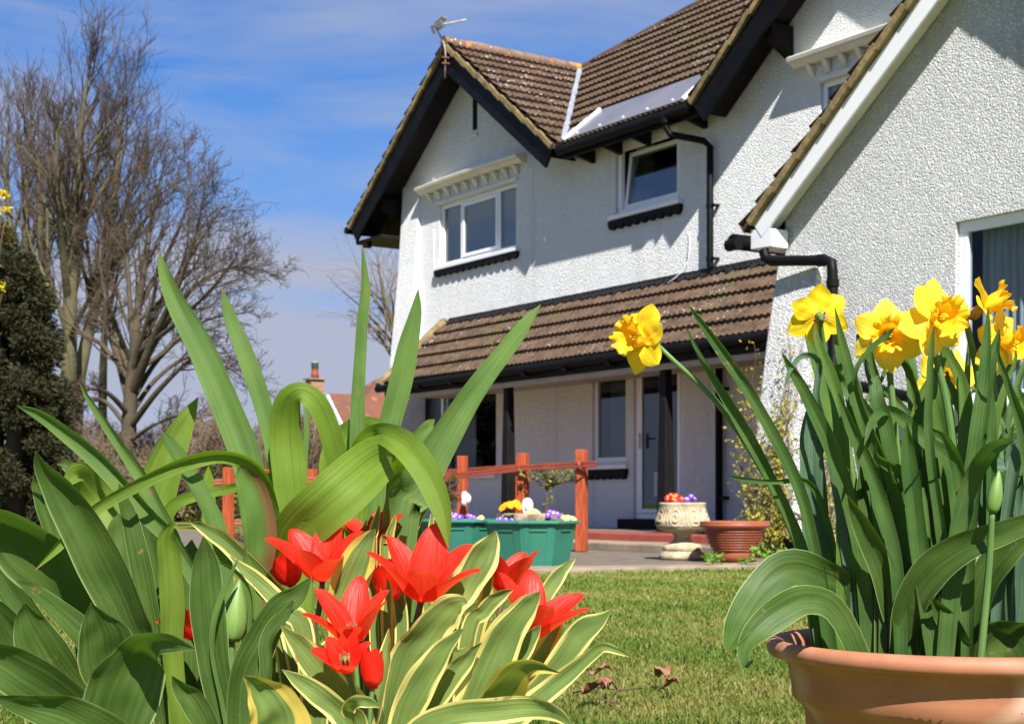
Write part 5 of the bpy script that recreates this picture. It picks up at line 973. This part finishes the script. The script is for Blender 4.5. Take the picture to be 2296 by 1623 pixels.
shrub('ornamental_shrub', b0, [[Vector((0, 0, 0)), SH(1226, 1180), SH(1225, 1130), SH(1227, 1090), SH(1222, 1062)], [SH(1227, 1092), SH(1255, 1082), SH(1288, 1076)], [SH(1227, 1096), SH(1200, 1075), SH(1180, 1070)], [SH(1226, 1085), SH(1245, 1062), SH(1250, 1045)]],
      [(SH(1226, 1072), .13, 130), (SH(1244, 1078), .11, 90), (SH(1218, 1052, dy=.05), .07, 45), (SH(1268, 1062), .11, 55), (SH(1284, 1074), .08, 40), (SH(1196, 1066), .10, 45), (SH(1168, 1060), .05, 15), (SH(1236, 1120), .05, 14), (SH(1224, 1134), .06, 20), (SH(1250, 1052, dy=.06), .09, 40), (SH(1283, 1055), .06, 22)], 'olive', .042, 'sparse olive-leaved shrub between the two tall red posts', 'shrub', 3, .012)
b1 = at(1008, 1125, 15.6); b1.z = .04
S1 = lambda x, y, dy=0: SH(x, y, b1, dy)
shrub('ornamental_shrub', b1, [[Vector((0, 0, 0)), S1(1008, 1176), S1(1006, 1120), S1(1000, 1070)], [S1(1008, 1150), S1(1020, 1100), S1(1030, 1072)], [S1(1007, 1140), S1(992, 1110), S1(985, 1080)]], [(S1(1003, 1084), .10, 90), (S1(1018, 1075), .09, 70), (S1(992, 1100), .10, 70), (S1(1012, 1110), .09, 60), (S1(1000, 1128), .08, 50), (S1(1024, 1120), .07, 30), (S1(1012, 1145), .07, 30)], 'redleaf', .045, 'red-brown leaved shrub behind the back planter', 'shrub', 5, .01)
b2 = ground_at(522, 1226, 0.0); S2 = lambda x, y, dy=0: SH(x, y, b2, dy)
shrub('low_shrub', b2, [[S2(522, 1226), S2(518, 1196)], [S2(524, 1226), S2(534, 1194)]], [(S2(515, 1195), .10, 220), (S2(532, 1200), .10, 220), (S2(524, 1215), .10, 200), (S2(545, 1210), .08, 120)], 'redleaf', .03, 'low rust-red shrub seen through the leaves on the left', 'shrub', 6, .008)
for i, (x, y, rad, n, lab) in enumerate(((1722, 1250, .13, 110, 'bright green weeds at the right foot of the ribbed bowl'), (1598, 1254, .07, 60, 'small green weed between the stone urn and the ribbed bowl'), (1672, 1258, .05, 40, 'tiny green weed in front of the ribbed bowl'))):
    b3 = ground_at(x, 1264, .04); shrub('weed', b3, [[Vector((0, 0, 0)), Vector((.01, 0, .05))], [Vector((0, 0, 0)), Vector((-.03, 0, .05))]], [(Vector((dx * rad, 0, rad * (.5 + .35 * abs(dx)))), rad * .55, n // 3) for dx in (-.7, 0, .7)], 'fresh', .045, lab, 'weed', 20 + i, .003, 'stem' if 'stem' in M else 'twig', 'weeds along the paving')
# urn
q = at(1530, 1125, 13.3); ur = thing('garden_urn', (q.x, q.y, .035), 'pale carved stone urn on a round foot, planted with crimson primulas', 'urn')
mb = MB(); mb.lathe([(.0, 0), (.20, 0), (.21, .02), (.205, .05), (.19, .06), (.19, .07), (.17, .075)], 40); mb.build('plinth', M['stone'], ur, smooth=True)
mb = MB(); mb.lathe([(.17, .075), (.175, .10), (.165, .13), (.12, .145), (.10, .155), (.075, .18), (.075, .21), (.095, .235), (.11, .245)], 48, (0, 0, 0), lambda a, i: 1 + (.05 * math.sin(a * 6) if i in (1, 2) else 0)); mb.build('foot', M['stone'], ur, smooth=True)
mb = MB(); nv = 26
def carve(a, z):
    t = (z - .29) / .18; 
    if not 0 < t < 1: return 0
    e = math.sin(math.pi * t); b = (a * 8 / (2 * math.pi)) % 1 - .5; r_ = math.hypot(b * 1.5, t - .5); return e * .012 * math.sin(r_ * 26 - math.atan2(t - .5, b) * 1.0)
pr = [(.10, .243), (.17, .248), (.215, .27), (.235, .30), (.238, .34), (.225, .38), (.212, .43), (.208, .475), (.212, .50), (.20, .51), (.185, .50), (.17, .46), (.0, .45)]
def urnp(u, v):
    x = v * (len(pr) - 1); i = min(int(x), len(pr) - 2); f = x - i; r, z = pr[i][0] * (1 - f) + pr[i + 1][0] * f, pr[i][1] * (1 - f) + pr[i + 1][1] * f; a = 2 * math.pi * u
    if x < 8: r += carve(a, z)
    return (r * math.cos(a), r * math.sin(a), z)
mb.grid(urnp, 160, 72); mb.build('bowl', M['stone'], ur, smooth=True)
for i, (x, y, mk, n, lab) in enumerate(((1510, 1126, 'f_red', 26, 'crimson primulas with yellow eyes in the stone urn'), (1546, 1126, 'f_purple', 9, 'violet primulas at the right side of the stone urn'))): primula(x, y + 2, 13.28, mk, n, .11 if i == 0 else .06, lab, .026, 40 + i, True, .05)
# ribbed clay bowl
q = at(1647, 1125, 12.75); tb = thing('flower_pot', (q.x, q.y, .035), 'red-brown clay bowl with ribbed sides, empty, on the paving edge', 'flower pot'); mb = MB(); pr = [(.0, 0), (.165, 0), (.175, .05), (.18, .09)]
for i in range(8): z = .095 + i * .0225; r = .183 + (z - .09) * .44; pr += [(r - .008, z), (r + .012, z + .006), (r + .013, z + .013), (r - .008, z + .021)]
pr += [(.272, .29), (.293, .297), (.302, .31), (.302, .325), (.295, .33), (.300, .337), (.296, .348), (.285, .35), (.268, .345), (.255, .30), (.20, .12), (.0, .10)]
mb.lathe(pr, 72); mb.build('bowl', M['clay'], tb, smooth=True); mb = MB(); mb.lathe([(.0, .27), (.245, .268)], 40); mb.build('soil', M['soil'], tb)
q = ground_at(1778, 1250, .04); sp2 = thing('flower_pot', q, 'small dark blue pot with a sprouting plant by the buttress', 'flower pot'); mb = MB(); mb.lathe([(.0, 0), (.10, 0), (.13, .17), (.14, .175), (.14, .2), (.125, .2), (.12, .16), (.0, .15)], 32); mb.build('bowl', M['bluepot'] if 'bluepot' in M else M['leaddk'], sp2, smooth=True)
mb = MB(); mb.lathe([(.0, .165), (.118, .163)], 24); mb.build('soil', M['soil'], sp2)
# climber on the wing buttress
rr = random.Random(12); c0 = HW(6.42, 2.72, 0); cl = thing('climbing_plant', c0, 'yellow-green climber scrambling up the flared white buttress', 'climber'); LEAVES = MB()
HI = HM.inverted()
for i in range(26):
    s = rr.uniform(6.16, 7.05); zt = rr.choice([rr.uniform(.8, 1.6), rr.uniform(1.4, 2.2), rr.uniform(1.8, 2.35)]); pts = []; n = 14; ds = rr.uniform(-.25, .3); ph = rr.uniform(0, 6)
    for k in range(n + 1):
        z = zt * k / n; ss = s + ds * k / n + .05 * math.sin(k * .9 + ph); nb = 2.60 - .02 * z if ss < 6.7 else 2.26
        if ss < 6.7: nb = np.interp(z, [0, .28, 1.07, 1.62, 2.16, 2.86], [2.57, 2.57, 2.55, 2.47, 2.38, 2.24]) + .03
        pts.append(HW(ss, nb + .03 * rr.random(), z) - c0)
    mb = MB(); mb.tube(pts, [.007 * (1.2 - k / n) for k in range(n + 1)], 5); mb.build('stem', M['twig'], cl, smooth=True)
    dens = rr.uniform(5, 12)
    for k in range(2, n + 1):
        for _ in range(int(dens * (1.5 - k / n))):
            v = Vector((rr.gauss(0, .05), rr.gauss(0, .05), rr.gauss(0, .05))); p = pts[k] + v + (HW(0, 1, 0) - HW(0, 0, 0)) * .04; dr = Vector((rr.gauss(0, 1), rr.gauss(0, 1), rr.gauss(0, 1))).normalized(); sdv = dr.cross(Vector((rr.gauss(0, 1), -1, rr.gauss(0, 1)))).normalized(); L = rr.uniform(.02, .05)
            LEAVES.add([p, p + dr * L * .5 + sdv * L * .32, p + dr * L, p + dr * L * .5 - sdv * L * .32], [(0, 1, 2, 3)], [(.5, 0), (1, .5), (.5, .9), (0, .5)])
LEAVES.build('foliage', M['yellowleaf'], cl, fix=False)
# plant on the wing window sill line, behind the daffodils
b4 = HW(8.75, 2.5, 0); shrub('ornamental_shrub', b4, [[Vector((0, 0, 0)), Vector((.02, 0, .8)), Vector((0, 0, 1.5))]], [(Vector((0, 0, 1.45)), .22, 130), (Vector((.2, 0, 1.2)), .2, 90), (Vector((-.1, 0, 1.0)), .22, 110), (Vector((.1, 0, .6)), .25, 110)], 'olive', .06, 'olive-green shrub under the wing window, behind the daffodils', 'shrub', 31, .012)
# dead leaves and twig on the lawn
M['dead'] = mat('dry_brown_leaf', (.20, .085, .045), (.30, .14, .08), 40, .8, .2)
def dead(x, y, L, rz, label, seed):
    rr = random.Random(seed); q = ground_at(x, y, .03); mb = MB(); t1, t2 = rr.uniform(1.5, 2.6), rr.uniform(-.6, .6)
    def f(u, v):
        a = (u - .5) * t1; w_ = L * .34 * math.sin(min(1, v * 1.04 + .02) * math.pi) ** .7; return (w_ * math.sin(a) * 1.2, L * (v - .5), .028 + w_ * (1 - math.cos(a)) * .9 + L * .18 * math.sin(v * 5 + t2) + .006 * math.sin(u * 9 + v * 13))
    mb.grid(f, 8, 12); o = mb.build('dead_leaf', M['dead'], smooth=True, fix=False, loc=q); o.rotation_euler = (0, 0, rz); tag(o, label, 'dead leaf', 'curled dead leaves on the lawn'); return o
dead(1346, 1523, .065, R(80), 'brown dead leaf lying furthest back of the four on the grass', 1); dead(1331, 1566, .075, R(60), 'curled brown dead leaf nearest the tulips', 2); dead(1358, 1553, .06, R(10), 'brown dead leaf standing on edge among the twigs', 3); dead(1484, 1530, .075, R(15), 'upright folded dead leaf nearest the daffodil bowl', 4); dead(1505, 1552, .05, R(50), 'small dead leaf right of the upright folded one', 5)
q = ground_at(1370, 1560, .02); tw = MB()
def G_(x, y, z): return ground_at(x, y, z) - q
for pts in ([G_(1285, 1553, .02), G_(1335, 1540, .04), G_(1385, 1545, .05), G_(1440, 1543, .03)], [G_(1385, 1547, .05), G_(1375, 1560, .03), G_(1372, 1580, .02)], [G_(1340, 1562, .04), G_(1360, 1570, .03), G_(1390, 1577, .02)], [G_(1362, 1540, .03), G_(1372, 1528, .08), G_(1385, 1546, .05)]): tw.tube(pts, [.0028, .0024, .002, .0016][:len(pts)], 6)
tag(tw.build('fallen_twig', M['twig'], smooth=True, loc=q), 'thin forked dry twig lying on the lawn among dead leaves', 'twig')
# ================================================================ trees, far house
M['bark'] = mat('greenish_grey_bark', (.078, .068, .036), (.13, .113, .064), 1.6, .95, .1, bump=.6, bscale=9, bdist=.03)
M['barkbrown'] = mat('brown_bark', (.055, .043, .028), (.092, .073, .049), 1.6, .95, .1, bump=.6, bscale=9, bdist=.03)
M['twigs'] = mat('red_brown_twigs', (.060, .042, .030), (.098, .072, .050), .5, .95, .1)
M['twigspale'] = mat('pale_brown_twigs', (.15, .105, .07), (.20, .15, .10), .5, .95, .1)
class Segs:
    def __init__(s): s.a = []
    def add(s, p, q, r0, r1): s.a.append((*p, *q, r0, r1))
    def build(s, name, m, parent, sides):
        A = np.array(s.a); p, q, r0, r1 = A[:, 0:3], A[:, 3:6], A[:, 6], A[:, 7]; d = q - p; d /= np.linalg.norm(d, axis=1, keepdims=True) + 1e-9
        ref = np.where(np.abs(d[:, 2:3]) > .9, np.array([[1., 0, 0]]), np.array([[0, 0, 1.]])); u = np.cross(d, ref); u /= np.linalg.norm(u, axis=1, keepdims=True); v = np.cross(d, u); n = len(A); V = []
        for c, r in ((p, r0), (q, r1)):
            for k in range(sides): a = 2 * np.pi * k / sides; V.append(c + (u * np.cos(a) + v * np.sin(a)) * r[:, None])
        V = np.stack(V, 1).reshape(-1, 3); b = (np.arange(n) * 2 * sides)[:, None]
        F = np.concatenate([b + np.array([[k, (k + 1) % sides, sides + (k + 1) % sides, sides + k]]) for k in range(sides)], 1).reshape(-1, 4)
        me = bpy.data.meshes.new(name); me.vertices.add(len(V)); me.vertices.foreach_set('co', V.ravel().astype(np.float32)); me.loops.add(len(F) * 4); me.loops.foreach_set('vertex_index', F.ravel().astype(np.int32)); me.polygons.add(len(F)); me.polygons.foreach_set('loop_start', (np.arange(len(F)) * 4).astype(np.int32)); me.polygons.foreach_set('loop_total', np.full(len(F), 4, dtype=np.int32)); me.polygons.foreach_set('use_smooth', [True] * len(F)); me.update(); me.validate()
        me.materials.append(m); o = bpy.data.objects.new(name, me); col.objects.link(o); o.parent = parent; return o
def bare_tree(base, limbs, label, seed, depth=4, spread=.55, trop=.25, twig='twigs', bark='bark', group='leafless trees beyond the garden', nch=(5, 7), rtw=.006, dens=.92, tl=.42, name='bare_tree', cat='tree'):
    """limbs: list of polylines [(point, radius)...] in local space; twigs are grown from each by recursion"""
    t = thing(name, base, label, cat, group); T, Cn = Segs(), Segs(); rr = random.Random(seed)
    def grow(p, d, L, r, lev):
        n = 4 if lev > 1 else 3; st = L / n; pos = Vector(p); dr = Vector(d); sink = T if r > .05 else Cn
        for i in range(n):
            dr = (dr + Vector((rr.gauss(0, .13), rr.gauss(0, .13), rr.gauss(0, .10) + trop * .22))).normalized(); q = pos + dr * st; ra, rb = max(rtw, r * (1 - i / n * .6)), max(rtw * .8, r * (1 - (i + 1) / n * .6)); sink.add(pos, q, ra, rb)
            if lev > 0:
                for _ in range(rr.choice((0, 1, 1, 1, 2) if lev > 1 else (0, 1, 1, 1))):
                    if rr.random() > dens: continue
                    sd_ = dr.orthogonal().normalized(); sd_ = Matrix.Rotation(rr.uniform(0, 6.283), 3, dr) @ sd_; nd = (dr + sd_ * rr.uniform(.5, 1.) * spread * 1.6).normalized(); grow(q, nd, L * rr.uniform(.42, .66), r * rr.uniform(.32, .5), lev - 1)
            pos = q
    for lm in limbs:
        pts = [Vector(p) for p, r, *_ in lm]; rs = [r for p, r, *_ in lm]; c = catmull([(*p, r) for p, r in zip(pts, rs)], max(6, len(pts) * 4)); n = len(c) - 1; tot = sum((pts[i + 1] - pts[i]).length for i in range(len(pts) - 1))
        for i in range(n):
            a, b = c[i], c[i + 1]; ra, rb = max(rtw, a[3]), max(rtw, b[3]); (T if ra > .05 else Cn).add(a[:3], b[:3], ra, rb); f = i / n
            if f > lm[0][2] if len(lm[0]) > 2 else .3:
                dr = (Vector(b[:3]) - Vector(a[:3])).normalized()
                for _ in range(rr.choice((1, 2, 2))):
                    sd_ = Matrix.Rotation(rr.uniform(0, 6.283), 3, dr) @ dr.orthogonal().normalized(); nd = (dr * 1.0 + sd_ * rr.uniform(.55, 1.1) * spread * 1.5).normalized(); grow(Vector(b[:3]), nd, tot * tl * (1 - f * .78) * rr.uniform(.7, 1.15), max(rtw, rb * rr.uniform(.3, .5)), depth - 1)
    T.build('trunk', M[bark], t, 8) if T.a else None; Cn.build('crown', M[twig], t, 3); return t
def TR(x0, d, spec, start=.3):
    """limb from pixels 'x,y,width,depth offset' at the tree's own distance"""
    b = at(x0, 1125, d); out = []
    for s in spec.split():
        q = [float(v) for v in s.split(',')]; dd = d + (q[3] if len(q) > 3 else 0); out.append((at(q[0], q[1], dd) - Vector((b.x, b.y, 0)), q[2] / FPX * dd / 2, start))
    return out
def tree_at(x, d): b = at(x, 1125, d); return Vector((b.x, b.y, 0))
d = 46.
bare_tree(tree_at(152, d), [TR(152, d, '150,1170,44 150,980,40 155,800,36 158,640,32 165,480,24 178,330,16 192,200,9 205,150,2', .28), TR(152, d, '156,700,20,.2 140,560,16,-1 130,430,12,-2 128,300,8,-2.4 130,270,2,-2.6', .3), TR(152, d, '160,640,18,0 190,500,14,1 215,380,10,2 230,280,6,2.5 245,260,2,3', .3), TR(152, d, '155,760,14,0 190,690,11,-1.5 240,610,8,-2.5 290,560,2,-3', .3)], 'tallest bare tree, straight grey trunk right of the dark yew', 3, 4, .42, .5, nch=(4, 6), tl=.34)
bare_tree(tree_at(185, d + 2), [TR(185, d + 2, '172,1170,36 172,900,32 195,760,28 225,640,24 250,500,18 262,380,12 275,250,7 288,210,2', .3), TR(185, d + 2, '235,600,14,0 268,500,10,1 300,400,7,2 330,290,2,3', .3), TR(185, d + 2, '215,680,14,0 265,580,10,-1 320,500,7,-2 375,440,2,-2.4', .3)], 'bare tree with a bent leaning trunk beside the tallest one', 5, 4, .45, .45, tl=.34)
bare_tree(tree_at(30, 50), [TR(30, 50, '60,1170,30 62,900,26 60,650,22 58,480,16 64,330,10 75,240,2', .35), TR(30, 50, '30,1170,28 28,800,22 25,560,16 15,380,10 22,250,2', .4), TR(30, 50, '100,1170,26 96,820,22 92,600,16 88,420,10 85,240,2', .35), TR(30, 50, '-10,1170,26 -20,700,20 -30,400,10 -20,200,2', .4)], 'cluster of slim bare stems above the yew at the left edge', 8, 4, .4, .55, 'twigs', tl=.26)
bare_tree(tree_at(288, 40), [TR(288, 40, '288,1180,40 288,1000,36 292,900,32 300,800,26 310,690,18 330,560,12 350,440,7 375,350,2', .3), TR(288, 40, '292,900,26 265,800,20,1 240,740,12,1.5 205,700,2,2', .4), TR(288, 40, '296,880,24 345,760,18,-1 400,640,12,-2 440,520,7,-2.5 465,400,2,-3', .35), TR(288, 40, '296,860,20 370,730,14,1 440,640,10,1.5 520,600,6,2 610,610,2,2', .35), TR(288, 40, '300,800,18 380,650,12,2 450,540,8,3 510,450,2,3.5', .35), TR(288, 40, '290,960,16 360,870,12,-1 440,800,8,-1.5 520,790,2,-2', .35), TR(288, 40, '290,930,14 240,880,10,-1 190,870,2,-1.6', .35), TR(288, 40, '300,790,16 290,660,12,0 285,540,8,.5 295,400,2,1', .3), TR(288, 40, '292,930,14 350,850,10,.5 430,800,7,1 520,830,4,1.4 590,890,2,1.6', .3), TR(288, 40, '294,900,14 360,800,10,1.5 460,720,7,2.4 560,700,2,3', .3), TR(288, 40, '288,960,12 235,900,9,1 180,900,6,1.5 140,950,2,2', .3), TR(288, 40, '290,990,12 350,950,8,-1 420,930,5,-1.6 480,960,2,-2', .25), TR(288, 40, '300,800,14 400,720,10,-2 480,640,7,-3 540,560,2,-3.5', .3), TR(288, 40, '296,850,14 250,720,10,2 225,600,7,2.5 230,480,2,3', .3), TR(288, 40, '310,690,14 380,560,9,1.5 420,460,6,2.2 430,380,2,2.6', .3)], 'broad rounded bare tree with reddish twigs, right of the tall ones', 13, 4, .62, .22, 'twigs', 'barkbrown', tl=.36)
bare_tree(tree_at(905, 52), [TR(905, 52, '930,1150,30 915,900,22 890,760,14 860,660,8 845,560,2', .35), TR(905, 52, '915,880,14 880,800,10 840,740,6 800,700,2', .3), TR(905, 52, '900,820,12 870,720,8 820,640,2', .3), TR(905, 52, '925,800,14 940,640,8 950,480,2', .4)], 'thin bare tree showing beside the house corner', 17, 3, .7, .15, 'twigspale', tl=.40)
bare_tree(tree_at(98, 52), [TR(98, 52, '98,1170,24 100,900,20 104,650,14 108,450,9 112,300,2', .35), TR(98, 52, '100,800,10 70,620,7 55,480,2', .3)], 'slender grey bare tree between the yew and the tallest trunk', 21, 4, .4, .5, 'twigs', tl=.26)
bare_tree(tree_at(232, 54), [TR(232, 54, '232,1170,24 230,900,20 236,700,14 240,520,9 250,360,2', .35), TR(232, 54, '231,760,10 262,620,7 290,500,2', .3)], 'slender bare tree behind the rounded one', 22, 4, .45, .5, 'twigs', tl=.28)
for i, (x, d_, top, wd, lab) in enumerate(((470, 30, 930, 120, 'bare brown thicket below the rounded tree'), (580, 33, 985, 60, 'small twiggy bush left of the brick chimney'), (380, 34, 1010, 110, 'low brown thicket between the tall trunks'), (190, 36, 990, 90, 'twiggy undergrowth right of the yew'), (680, 38, 935, 80, 'pale twiggy bush in front of the far brick house'), (300, 44, 960, 160, 'far brown undergrowth around the rounded trunk'), (420, 46, 930, 170, 'far tall brown thicket right of the rounded trunk'), (540, 46, 960, 130, 'far brown thicket above the red posts'), (620, 48, 950, 120, 'far pale thicket left of the brick chimney'), (210, 42, 950, 130, 'far undergrowth between the two trunks'), (130, 44, 970, 120, 'far undergrowth left of the tallest trunk'), (360, 40, 985, 150, 'brown scrub low beside the rounded trunk'))):
    r2 = random.Random(90 + i); lim = []
    for k in range(13): xx = x + r2.uniform(-.5, .5) * wd; lim.append(TR(x, d_, f'{x + (xx - x) * .5:.0f},1160,8 {xx:.0f},{(1160 + top) / 2:.0f},5,{r2.uniform(-1, 1):.1f} {xx + r2.uniform(-30, 30):.0f},{top + r2.uniform(0, 60):.0f},2,{r2.uniform(-1, 1):.1f}', .15))
    bare_tree(tree_at(x, d_), lim, lab, 60 + i, 3, .6, .3, 'twigspale', 'barkbrown', 'leafless thickets at the garden edge', rtw=.007, tl=.36, name='thicket', cat='bush')
# leaf-cluster evergreens
M['yew'] = leafmat('dark_yew_foliage', (.024, .026, .010), (.045, .042, .015), .15, (.1, .1, .02), 3, .7, .2)
M['yewolive'] = leafmat('bronze_yew_foliage', (.10, .082, .022), (.06, .058, .018), .15, (.2, .16, .02), 3, .7, .2)
M['hedge'] = leafmat('olive_hedge_foliage', (.11, .105, .03), (.17, .15, .05), .2, (.2, .2, .03), 3, .7, .2)
def evergreen(name, base, prof, n, lsz, m, label, cat, seed, group=None, trunk_r=.22, lumps=90):
    """crown filled with short drooping sprays; prof = [(z, radius)...]"""
    t = thing(name, base, label, cat, group); g = np.random.default_rng(seed); zs = [p[0] for p in prof]; rs = [p[1] for p in prof]; zc = g.uniform(zs[0], zs[-1], lumps); ac = g.uniform(0, 2 * np.pi, lumps); rc = np.interp(zc, zs, rs); cen = np.stack([np.cos(ac) * rc * .8, np.sin(ac) * rc * .8, zc], 1); cr = np.maximum(.22, rc * .36) * g.uniform(.6, 1.35, lumps)
    pick = g.integers(0, lumps, n); v = g.normal(0, 1, (n, 3)); v /= np.linalg.norm(v, axis=1, keepdims=True); pos = cen[pick] + v * (cr[pick] * g.uniform(.35, 1.1, n) ** 1)[:, None]
    d_ = np.stack([pos[:, 0], pos[:, 1], -.2 + 0 * pos[:, 2]], 1) + g.normal(0, .8, (n, 3)); d_ /= np.linalg.norm(d_, axis=1, keepdims=True); sd = np.cross(d_, g.normal(0, 1, (n, 3))); sd /= np.linalg.norm(sd, axis=1, keepdims=True); L = lsz * g.uniform(.6, 2.2, n)[:, None]
    V = np.stack([pos, pos + d_ * L * .5 + sd * L * .14, pos + d_ * L, pos + d_ * L * .5 - sd * L * .14], 1).reshape(-1, 3); me = bpy.data.meshes.new('crown'); me.vertices.add(n * 4); me.vertices.foreach_set('co', V.ravel().astype(np.float32)); me.loops.add(n * 4); me.loops.foreach_set('vertex_index', np.arange(n * 4, dtype=np.int32)); me.polygons.add(n); me.polygons.foreach_set('loop_start', (np.arange(n) * 4).astype(np.int32)); me.polygons.foreach_set('loop_total', np.full(n, 4, dtype=np.int32)); me.update(); me.validate(); me.uv_layers.new(name='UVMap'); 
    me.materials.append(m); o = bpy.data.objects.new('crown', me); col.objects.link(o); o.parent = t; mb = MB(); mb.tube([(0, 0, 0), (.05, 0, zs[-1] * .5), (0, .05, zs[-1] * .92)], [trunk_r, trunk_r * .6, .03], 10); mb.build('trunk', M['barkbrown'], t, smooth=True); return t
def PX(px, d): return px / FPX * d
evergreen('yew_tree', tree_at(30, 26), [(0, .85), (.9, .9), (2.2, .85), (3.4, .7), (4.3, .5), (4.9, .2)], 130000, .068, M['yew'], 'dark yew tree with bronze-tinged sprays, front one at the left edge', 'tree', 2)
evergreen('yew_tree', tree_at(-15, 28), [(0, 1.0), (2, 1.0), (4, .7), (5.2, .35), (5.8, .05)], 110000, .07, M['yewolive'], 'taller bronze-topped yew behind, cut off by the left edge', 'tree', 4)
for i, (x, d_, w_, h_, lab) in enumerate(((400, 41, 1.9, 1.8, 'olive-green clipped bush at the foot of the rounded tree'), (215, 42, 1.8, 1.7, 'olive bush between the two tall trunks'), (640, 46, 1.8, 1.5, 'low olive bush by the far brick house'), (520, 44, 1.9, 1.6, 'olive bush behind the red posts'))):
    evergreen('garden_bush', tree_at(x, d_), [(0, w_), (h_ * .6, w_), (h_, w_ * .4)], 6000, .12, M['hedge'], lab, 'bush', 30 + i, 'olive bushes at the garden edge', .05, 30)
# twig with yellow blossom at the left edge
M['forsythia'] = leafmat('yellow_blossom', (.80, .62, .02), (.86, .70, .04), .3, (.9, .7, .02), 3, .6, .2)
q = Vector((at(0, 1125, 20).x, 20, 0)); FS = lambda x, y, dy=0: at(x, y, 20 + dy) - q
shrub('forsythia', q, [[FS(-40, 1170), FS(-25, 900), FS(-10, 600), FS(8, 430)], [FS(-35, 1000), FS(-20, 760), FS(4, 660)], [FS(-20, 760), FS(0, 560), FS(14, 470)]], [(FS(12, 437), .06, 26), (FS(2, 440), .05, 14), (FS(15, 470), .05, 22), (FS(4, 475), .05, 12), (FS(4, 642), .05, 14), (FS(-14, 600), .1, 30), (FS(-24, 800), .15, 50)], 'forsythia', .07, 'yellow-flowering twigs poking in at the left edge', 'shrub', 44, .008)
# far brick house
def brickmat():
    m, t, b, lk = NT('red_brick'); N = t.nodes.new; co = N('ShaderNodeTexCoord'); br_ = N('ShaderNodeTexBrick'); mp_ = N('ShaderNodeMapping'); mp_.inputs['Rotation'].default_value = (R(90), 0, 0); lk(co.outputs['Object'], mp_.inputs[0]); lk(mp_.outputs[0], br_.inputs['Vector'])
    br_.inputs['Color1'].default_value = (.22, .075, .034, 1); br_.inputs['Color2'].default_value = (.29, .12, .052, 1); br_.inputs['Mortar'].default_value = (.32, .25, .18, 1); br_.inputs['Scale'].default_value = 1; br_.inputs['Brick Width'].default_value = .23; br_.inputs['Row Height'].default_value = .08; br_.inputs['Mortar Size'].default_value = .012; lk(br_.outputs[0], b.inputs['Base Color']); b.inputs['Roughness'].default_value = .9; return m
M['brick'] = brickmat(); M['redbrick'] = mat('red_tile_hanging', (.26, .06, .03), (.34, .09, .045), 4, .85, .2)
M['redroof'] = mat('red_clay_roof', (.17, .062, .036), (.12, .06, .04), 1.2, .9, .2, bump=.5, bscale=12, bdist=.03, spots=[(2.2, .4, (.36, .12, .06), .6, .5)])
FD = 66.; fb = at(737, 1125, FD); fb.z = 0; far = thing('brick_house', fb, 'far red-roofed brick house with white bargeboards and a tall chimney', 'house', rz=R(30)); kz = FD / FPX
za = CZ + (1125 - 888) * kz; ze = za - 2.6
mb = MB(); mb.box(.35, 14, -2.6, 2.6, 0, ze + .3); mb.prism([(.35, -2.6, ze + .3), (.35, 2.6, ze + .3), (.35, 0, za - .15)], (13.6, 0, 0)); mb.build('wall', M['redbrick'], far)
for sg in (-1, 1):
    mb = MB(); a, b, c, d2 = Vector((0, 0, za)), Vector((14.2, 0, za)), Vector((14.2, sg * 3.0, ze)), Vector((0, sg * 3.0, ze)); mb.prism([a, b, c, d2], (0, 0, .12)); mb.build('roof', M['redroof'], far)
    mb = MB(); mb.beam((-.04, 0, za - .08), (-.04, sg * 3.05, ze - .12), (.08, 0, 0), (0, 0, .30)); mb.build('bargeboard', M['pvc'], far)
zm = CZ + (1125 - 846) * (FD + 7) / FPX; mb = MB(); A_ = [Vector((2.6, 3.2, za - .9)), Vector((17, 3.2, za - .9)), Vector((17, 9, zm)), Vector((5.2, 6.2, zm)), ]; mb.add(A_ + [Vector((2.6, 11, za - .9)), Vector((17, 11, za - .9))], [(0, 1, 2, 3), (0, 3, 4), (3, 2, 5, 4)]); mb.build('roof', M['redroof'], far); mb = MB(); mb.box(3, 17, 3.4, 10.8, 0, za - 1.); mb.build('wall', M['redbrick'], far)
mb = MB(); q = far.matrix_basis.inverted() @ at(800, 862, FD + 4); mb.tube([q + Vector((.2, 0, -.8)), q], .07, 8); mb.box(q.x - .12, q.x + .12, q.y - .12, q.y + .12, q.z, q.z + .08); mb.build('roof_vent', M['lead'], far)
ch = far.matrix_basis.inverted() @ at(706, 1125, FD + 3); mb = MB(); w_ = .33; zc = CZ + (1125 - 852) * (FD + 3) / FPX; mb.box(ch.x - w_, ch.x + w_, ch.y - w_, ch.y + w_, 0, zc); ck = mb.build('chimney', M['brick'], far)
mb = MB(); mb.box(ch.x - w_ - .1, ch.x + w_ + .1, ch.y - w_ - .1, ch.y + w_ + .1, zc, zc + .07); mb.build('chimney_cap', M['concrete'], ck); mb = MB(); mb.lathe([(.2, 0), (.17, .25), (.15, .42), (.165, .45)], 20, (ch.x, ch.y, zc + .07)); mb.build('chimney_pot', M['clay'], ck, smooth=True); mb = MB(); mb.lathe([(.17, 0), (.17, .26), (.19, .27), (.19, .32), (.0, .33)], 20, (ch.x, ch.y, zc + .52)); mb.build('cowl', M['lead'], ck, smooth=True)
mb = MB(); mb.box(ch.x - 1.2, ch.x + 2.5, ch.y - 1, ch.y + 3, 0, CZ + (1125 - 960) * (FD + 3) / FPX); mb.build('wall', M['redbrick'], far)
